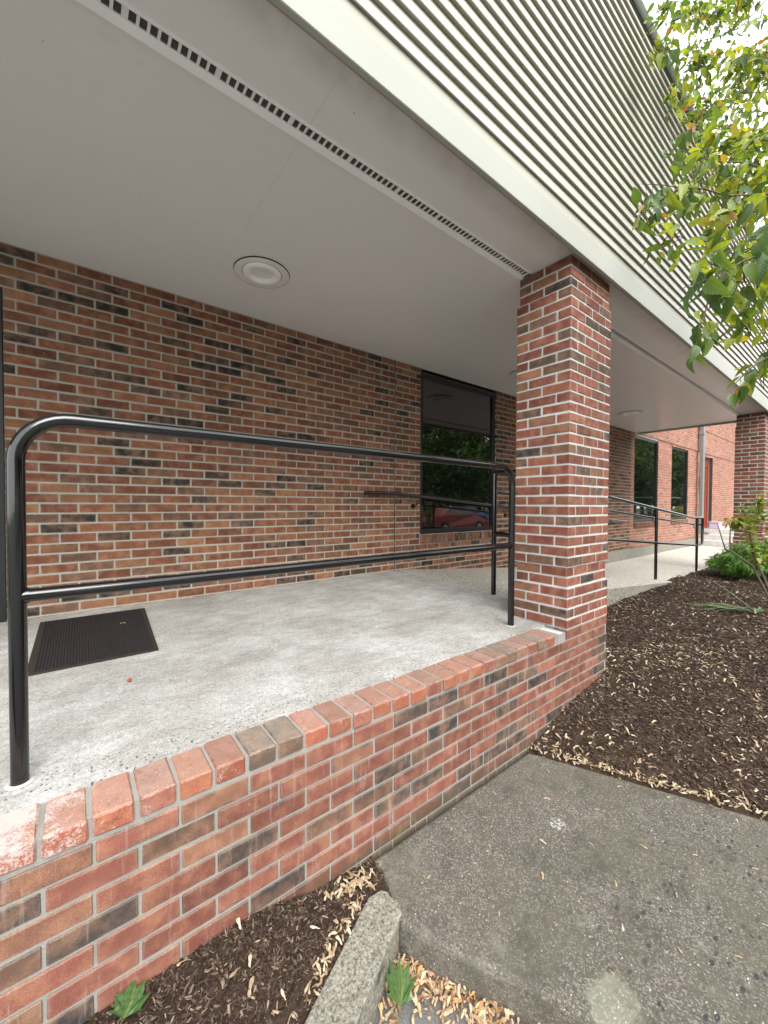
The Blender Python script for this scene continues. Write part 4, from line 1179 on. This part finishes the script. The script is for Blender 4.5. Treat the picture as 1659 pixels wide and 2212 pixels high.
limbs = {'up': [TT, (4.3, -.6, 3.0), (4.9, -.1, 4.2), (5.4, .2, 5.2), (6.2, .5, 6.3)], 'mid': [TT, (3.9, -.6, 2.2), (3.8, -.1, 2.6), (4.3, .3, 3.4), (5.2, .35, 4.9)],
         'low': [TT, (3.7, -.7, 1.75), (3.3, -.2, 1.95), (3.05, .2, 2.3), (3.6, .3, 3.0)], 'out': [TT, (3.4, -.8, 1.6), (2.9, -.3, 1.75), (2.5, -.0, 1.8), (2.06, .19, 1.8)]}
for k, pts in limbs.items():
    mb = MB(); mb.tube(pts, [.055, .04, .028, .018, .009], 10); child(mb.build('branch', M['bark']), tree)
starts = [Vector(p) for pts in limbs.values() for p in pts[1:]]
leaf_list = []; twigs = MB()
dens = {k_: int(v_ * 1.5) for k_, v_ in {'A': 12, 'B': 9, 'C': 9, 'D': 15, 'E': 20, 'F': 16, 'G': 7, 'H': 15, 'I': 16, 'J': 11, 'K': 12, 'L': 13, 'M': 9, 'O': 12, 'P': 12, 'Q': 12, 'R': 9}.items()}
for k, pts in BR:
    pts = [Vector(p) for p in pts]
    p0 = min(starts, key=lambda q: (q - pts[0]).length)
    jit = [pts[0]]
    mb = MB()
    full = ([p0] if (p0 - pts[0]).length > .02 and k not in ('G', 'J') else []) + pts
    fine = []
    for a, b in zip(full[:-1], full[1:]):
        for q in (0, .5): fine.append(a.lerp(b, q) + Vector((random.gauss(0, .008), random.gauss(0, .008), random.gauss(0, .008))) * (q > 0))
    fine.append(full[-1]); m = len(fine)
    rads = [max(.0013, .0065 * (1 - i / (m - 1)) + .0011) * (.6 if k in ('H', 'I', 'J') else 1) for i in range(m)]
    mb.tube(fine, rads, 6); child(mb.build('twig', M['bark']), tree)
    for i in range(dens[k]):
        t = .18 + .82 * (i + random.random() * .6) / dens[k]
        if k in ('H', 'I', 'J', 'L'): t = .05 + .95 * (i + random.random() * .5) / dens[k]
        p, d = poly_at(pts, min(t, .999))
        side = Vector((random.uniform(-1, 1), random.uniform(-1, .6), random.uniform(-1.5, .15))).normalized()
        q = p + side * random.uniform(.008, .04)
        twigs.tube([p, p.lerp(q, .5) + Vector((0, 0, .004)), q], .0009, 4, False)
        dirv = (d * random.uniform(.1, .9) + side * .7 + Vector((0, 0, -random.uniform(.2, 1.1)))).normalized()
        leaf_list.append((q, dirv, random.uniform(.05, .10)))
cl_mb = MB()
for (c, r, n) in CLUST:
    c = Vector(c); n = int(n * 1.9)
    nt = max(3, n // 14)
    for _ in range(nt):
        d = Vector((random.gauss(0, 1), random.gauss(0, 1), random.gauss(0, 1))).normalized()
        a = c - d * r * random.uniform(0, .6); b = c + d * r * random.uniform(.4, 1.0)
        b.y = min(b.y, 1.08); mid = a.lerp(b, .5) + Vector((random.gauss(0, .04), random.gauss(0, .04), random.gauss(0, .04)))
        twigs.tube([a, mid, b], [.003, .0022, .001], 4, False)
        per = n // nt
        for i in range(per):
            t = random.random(); p = (a.lerp(mid, t * 2) if t < .5 else mid.lerp(b, t * 2 - 1)) + Vector((random.gauss(0, .035), random.gauss(0, .035), random.gauss(0, .035)))
            if p.y > 1.1: continue
            dirv = (d + Vector((random.gauss(0, .6), random.gauss(0, .6), random.gauss(-.5, .5)))).normalized()
            L = random.uniform(.04, .085); vs, fs, us = leaf_geo(L, L * random.uniform(.36, .56), random.uniform(.1, .5), random.uniform(.1, .6), 4)
            mm = basis_from(dirv, random.gauss(0, .8))
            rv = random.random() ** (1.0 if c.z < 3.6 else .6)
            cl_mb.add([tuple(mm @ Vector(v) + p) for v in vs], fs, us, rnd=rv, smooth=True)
# the clusters higher up catch more light and have turned yellower, so their colour values sit further up the ramp
child(cl_mb.build('foliage', M['leaves_tree'], kind='stuff'), tree)
child(twigs.build('fine_twigs', M['bark'], kind='stuff'), tree)
leaf_list.sort(key=lambda q: (q[0] - Vector((0, 0, .815))).length)
for (p, d, L) in leaf_list[:296]:
    o = bpy.data.objects.new('leaf', leafm[random.randrange(8)]); COL.objects.link(o)
    m = basis_from(d, random.gauss(0, .9)).to_4x4() @ Matrix.Diagonal((L, L, L, 1)); m.translation = p
    o.matrix_world = m; child(o, tree)

# round green bush at the far end of the bed
bc = Vector((8.35, 1.22, -.37))
bush = empty('green_bush', tuple(bc), label='low rounded bush of drooping narrow green leaves in the mulch bed', category='bush')
mb = MB(); st_ = MB()
for _ in range(230):
    a = random.uniform(0, 6.283); rr_ = math.sqrt(random.random()); ln = 1
    foot = bc + Vector((math.cos(a) * rr_ * .18, math.sin(a) * rr_ * .18, 0))
    tip = bc + Vector((math.cos(a) * (rr_ * .52 + .06), math.sin(a) * (rr_ * .52 + .06), (.64 - .36 * rr_ ** 2) * random.uniform(.85, 1.05)))
    midp = foot.lerp(tip, .55) + Vector((0, 0, .08))
    st_.tube([foot, midp, tip], [.003, .0022, .0012], 4, False)
    for i in range(20):
        t = .3 + .7 * random.random(); p = foot.lerp(midp, t * 2) if t < .5 else midp.lerp(tip, t * 2 - 1)
        out = Vector((math.cos(a + random.gauss(0, 1.0)), math.sin(a + random.gauss(0, 1.0)), random.uniform(-1.1, .35)))
        L = random.uniform(.06, .12); vs, fs, us = leaf_geo(L, L * .17, .3, random.uniform(.4, 1.1), 4); mm = basis_from(out, random.gauss(0, .5))
        mb.add([tuple(mm @ Vector(v) + p) for v in vs], fs, us, rnd=random.random(), smooth=True)
child(mb.build('foliage', M['leaves_bush'], kind='stuff'), bush); child(st_.build('stems', M['leaves_bush'], kind='stuff'), bush)

# young shrub in front of the far column
sh = empty('young_shrub', (6.12, .72, -.36), label='sparse young shrub with bare forked branches and yellow-green leaves', category='shrub')
B0 = (6.13, .70, -.37)
SB = [[B0, (6.08, .79, -.15), (5.97, .89, .145), (5.79, 1.04, .305), (5.73, 1.08, .33), (5.70, 1.11, .46), (5.67, 1.14, .61)],
      [(5.79, 1.04, .305), (5.77, 1.05, .42), (5.78, 1.05, .56), (5.76, 1.06, .64)],
      [B0, (6.06, .80, .0), (5.98, .88, .25), (5.97, .90, .41), (5.94, .93, .65), (5.88, .97, .78)],
      [(5.97, .90, .41), (6.02, .86, .55), (6.02, .86, .735), (6.06, .84, .92)],
      [B0, (6.13, .72, .0), (6.11, .78, .20), (6.12, .77, .45), (6.14, .76, .68), (6.10, .80, .86)],
      [(6.11, .78, .20), (6.20, .66, .40), (6.28, .58, .62)], [(5.94, .93, .65), (5.86, .98, .66), (5.80, 1.02, .60)]]
mb2 = MB()
for i, pts in enumerate(SB):
    m_ = MB(); n = len(pts); m_.tube(pts, [.014 * (1 - j / n) * (1 if i in (0, 2, 4) else .55) + .002 for j in range(n)], 7); child(m_.build('branch', M['bark']), sh)
    if i in (0, 1): continue
    for _ in range(85):
        t = random.uniform(.45, 1); p, d = poly_at(pts, min(t, .999)); p = p + Vector((random.gauss(0, .035), random.gauss(0, .035), random.gauss(0, .03)))
        dv = Vector((random.gauss(0, 1), random.gauss(0, 1), random.gauss(-.2, .6))).normalized(); L = random.uniform(.04, .08)
        vs, fs, us = leaf_geo(L, L * .62, .25, .35, 4); mm = basis_from(dv, random.gauss(0, .6)); mb2.add([tuple(mm @ Vector(v) + p) for v in vs], fs, us, rnd=random.random(), smooth=True)
child(mb2.build('foliage', M['leaves_shrub'], kind='stuff'), sh)

# flattened strap-leaved plant on the mulch
tf = empty('strap_leaf_plant', (5.60, .80, -.36), label='flattened clump of long pale green strap leaves lying on the mulch', category='plant')
C0 = Vector((5.60, .80, mulch_z(5.6, .8) + .03))
def blade(pts, w):
    m_ = MB(); P_ = [Vector(p) for p in pts]; vs = []; n = len(P_)
    for i, p in enumerate(P_):
        d = (P_[min(i + 1, n - 1)] - P_[max(i - 1, 0)]).normalized(); sd_ = d.cross(Vector((0, 0, 1))).normalized(); ww = w * (math.sin(math.pi * (.12 + .86 * i / (n - 1))) + .05)
        vs += [tuple(p + sd_ * ww), tuple(p + Vector((0, 0, -.25 * ww))), tuple(p - sd_ * ww)]
    fs = []
    for i in range(n - 1): a = 3 * i; fs += [(a, a + 1, a + 4, a + 3), (a + 1, a + 2, a + 5, a + 4)]
    m_.add(vs, fs, rnd=random.random(), smooth=True); return child(m_.build('strap_leaf', M['blades']), tf)
for k in range(34):
    ang = random.gauss(1.75, .28); L = random.uniform(.25, .62)
    if k > 27: ang = random.uniform(-.6, .4); L = random.uniform(.2, .4)
    pts = []
    for i in range(7):
        t = i / 6; x = C0.x + math.cos(ang) * L * t + .02 * math.sin(t * 4 + k); y = C0.y + math.sin(ang) * L * t
        pts.append((x, y, mulch_z(x, y) + .015 + .07 * math.sin(math.pi * min(1, t * 1.2)) * random.uniform(.4, 1) * (1 - t * .5)))
    blade(pts, random.uniform(.006, .012))
blade([C0, C0 + Vector((-.0, .12, .10)), C0 + Vector((.0, .28, .22)), C0 + Vector((.02, .42, .30))], .010)

# fallen green leaves
def lobed_leaf(name, c, rot, size, lab, lobes, curl=.25):
    """palmate leaf: pointed lobes cut half way to the stalk, blade cupped and wrinkled"""
    t = MB(); out = []; k = len(lobes)
    for i, (a, r) in enumerate(lobes):
        out.append((R(a), r))
        if i < k - 1: am = R((a + lobes[i + 1][0]) / 2); out += [(am - .03, .80 * min(r, lobes[i + 1][1])), (am + .03, .78 * min(r, lobes[i + 1][1]))]
    def P(a, r, s_): x, y = r * math.cos(a) * size, r * math.sin(a) * size; return (x, y, curl * size * (abs(a) ** 1.6) * r * s_ + .05 * size * math.sin(a * 9 + r * 5))
    n = len(out); vs = [(0, 0, 0)] + [P(a, r * .5, 1) for a, r in out] + [P(a, r, 1) for a, r in out]
    fs = [(0, i + 1, i + 2) for i in range(n - 1)] + [(i + 1, i + 1 + n, i + 2 + n, i + 2) for i in range(n - 1)]
    us = [(.0, .5)] + [(r * .25 + .1, .5 + a * .1) for a, r in out] + [(r * .5 + .2, .5 + a * .2) for a, r in out]
    t.add(vs, fs, [[us[q] for q in f] for f in fs], smooth=False); t.tube([(0, 0, .001), (-size * .35, .004, .004)], .0012, 5)
    o = t.build(name, M['leaf_green'], label=lab, category='leaf'); o.location = c; o.rotation_euler = (.06, -.12, rot); return o
lobed_leaf('green_leaf', (.757, .872, -.700), .83, .118, 'large green pointed leaf in the litter between kerb stone and walk', [(-62, .40), (-34, .80), (-14, .92), (4, 1.0), (20, .95), (38, .80), (66, .42)], .12)
lobed_leaf('green_leaf', (.085, 1.185, -.515), 1.0, .085, 'crumpled green leaf against the foot of the low brick wall', [(-80, .55), (-45, .78), (-15, .9), (10, 1.0), (45, .8), (80, .55)], .12)
# plant behind the landing railing
pl = empty('hosta_plant', (17.6, 2.5, .115), label='bright green broad-leaved plant behind the far black railing', category='plant')
mb = MB()
for _ in range(420):
    p = Vector((17.6 + random.gauss(0, .38), 2.5 + random.gauss(0, .22), .15 + random.uniform(0, .62))); dv = Vector((random.gauss(-.4, 1), random.gauss(-.5, 1), random.gauss(.1, .6))).normalized()
    L = random.uniform(.10, .2); vs, fs, us = leaf_geo(L, L * .5, .3, .5, 4); mm = basis_from(dv, random.gauss(0, .5)); mb.add([tuple(mm @ Vector(v) + p) for v in vs], fs, us, rnd=random.random(), smooth=True)
child(mb.build('foliage', M['leaves_shrub'], kind='stuff'), pl)

# ------------------------------------------------------------------ across the parking lot (seen in the window glass)
def tree_meshes(seed):
    rg = random.Random(seed); f = MB()
    for _ in range(34):
        c = Vector((rg.gauss(0, 1.7), rg.gauss(0, 1.5), rg.uniform(1.6, 8.2))); k = 1 - abs(c.z - 4.8) / 7; c.x *= k * 1.3; c.y *= k * 1.3; r = rg.uniform(.8, 1.5); base = rg.random() * .6
        for _ in range(95):
            d = Vector((rg.gauss(0, 1), rg.gauss(0, 1), rg.gauss(0, .8))).normalized() * r * rg.random() ** .4
            n_ = Vector((rg.gauss(0, 1), rg.gauss(0, 1), rg.gauss(.6, 1))).normalized(); mm = basis_from(n_, rg.uniform(0, 6)); s_ = rg.uniform(.10, .22); p = c + d
            f.add([tuple(mm @ Vector(v) + p) for v in ((0, -s_, -s_ * .6), (0, s_, -s_ * .5), (.05, s_ * .8, s_), (0, -s_ * .7, s_ * .7))], [(0, 1, 2, 3)], rnd=min(1, base + rg.random() * .4))
    me = f.mesh('crown'); me.materials.append(M['leaves_far'])
    t = MB(); t.tube([(0, 0, -.3), (.05, 0, 1.5), (0, .1, 3.5), (.1, 0, 6)], [.22, .17, .13, .06], 10); tm = t.mesh('trunk'); tm.materials.append(M['bark']); return me, tm
TM = [tree_meshes(k) for k in (3, 5)]
spots = [(7, -17), (11, -19), (14.5, -16.5), (18, -18.5), (21.5, -17), (25.5, -19), (29, -17), (33, -19), (37, -16.5), (42, -18.5), (47, -17), (52, -19), (57, -17), (62, -18), (67, -17), (-2, -19), (3, -18)] + [(64 + 3.3 * k, -15.5 - 2.2 * (k % 3)) for k in range(16)] + [(24, -14.5), (19, -22), (28, -22), (34, -22)]
for i, (x, y) in enumerate(spots):
    t = empty('lot_tree', (x, y, -.75), label='dense green tree beyond the parking lot, reflected in the window glass', category='tree', group='trees lining the far side of the parking lot')
    t.rotation_euler = (0, 0, random.uniform(0, 6)); s_ = random.uniform(.85, 1.2) * (1.55 if x > 50 else 1.1); t.scale = (s_, s_, s_)
    for nm, me in (('crown', TM[i % 2][0]), ('trunk', TM[i % 2][1])):
        o = bpy.data.objects.new(nm, me); COL.objects.link(o); o.parent = t

def car(x, y, rz, paint, lab):
    t = empty('parked_car', (x, y, -.745), label=lab, category='car', group='cars parked across the lot'); t.rotation_euler = (0, 0, rz)
    prof = [(-2.2, .35), (-2.25, .62), (-2.1, .86), (-1.55, .95), (-.75, 1.40), (.55, 1.43), (1.35, .98), (2.05, .88), (2.25, .62), (2.2, .32)]
    rows = [(-.90, .86), (-.80, 1.0), (.80, 1.0), (.90, .86)]
    mb = MB(); vs = []
    for yy, k in rows:
        for (px, pz) in prof:
            zz = pz if pz < .9 else .9 + (pz - .9) * 1; yk = yy * (1 if pz < .97 else .80); vs.append((px * (.97 + .03 * k), yk, .3 + (zz - .3) * (.9 + .1 * k)))
    n = len(prof); fs = []
    for r_ in range(3):
        for i in range(n): a, b = r_ * n + i, r_ * n + (i + 1) % n; fs.append((a, b, b + n, a + n))
    fs += [tuple(range(n)), tuple(range(3 * n, 4 * n))[::-1]]
    mb.add(vs, fs); mb.build('body', paint, t, bevel=.04)
    for sg in (-1, 1):
        m_ = MB(); y_ = .735 * sg; m_.add([(-1.25, y_ * 1.04, 1.0), (-.72, y_, 1.34), (.50, y_, 1.36), (1.12, y_ * 1.04, 1.02)], [(0, 1, 2, 3)]); m_.v = [(v[0], v[1] + sg * .04, v[2]) for v in m_.v]; m_.build('side_window', M['glass'], t)
        for wx in (-1.4, 1.4):
            m_ = MB(); m_.tube([(wx, sg * .68, .32), (wx, sg * .91, .32)], .32, 20); w_ = m_.build('wheel', M['tyre'], t)
            m_ = MB(); m_.tube([(wx, sg * .90, .32), (wx, sg * .925, .32)], .19, 16); m_.build('rim', M['rim'], w_)
        m_ = MB(); m_.box((2.16, sg * .55 - .15, .62), (2.27, sg * .55 + .15, .76), .02); m_.build('headlight', M['sign_white'], t)
        m_ = MB(); m_.box((-2.26, sg * .6 - .12, .66), (-2.18, sg * .6 + .12, .82), .02); m_.build('tail_light', M['lamp_red'], t)
    m_ = MB(); m_.add([(1.36, -.62, 1.02), (1.36, .62, 1.02), (.62, .56, 1.42), (.62, -.56, 1.42)], [(0, 1, 2, 3)]); m_.v = [(v[0] + .03, v[1], v[2] + .02) for v in m_.v]; m_.build('windscreen', M['glass'], t)
car(16.7, -8.2, 0, M['car_red'], 'red parked car whose reflection shows low in the near window')
car(22.0, -12.0, .1, M['car_blue'], 'blue parked car reflected in the near window')
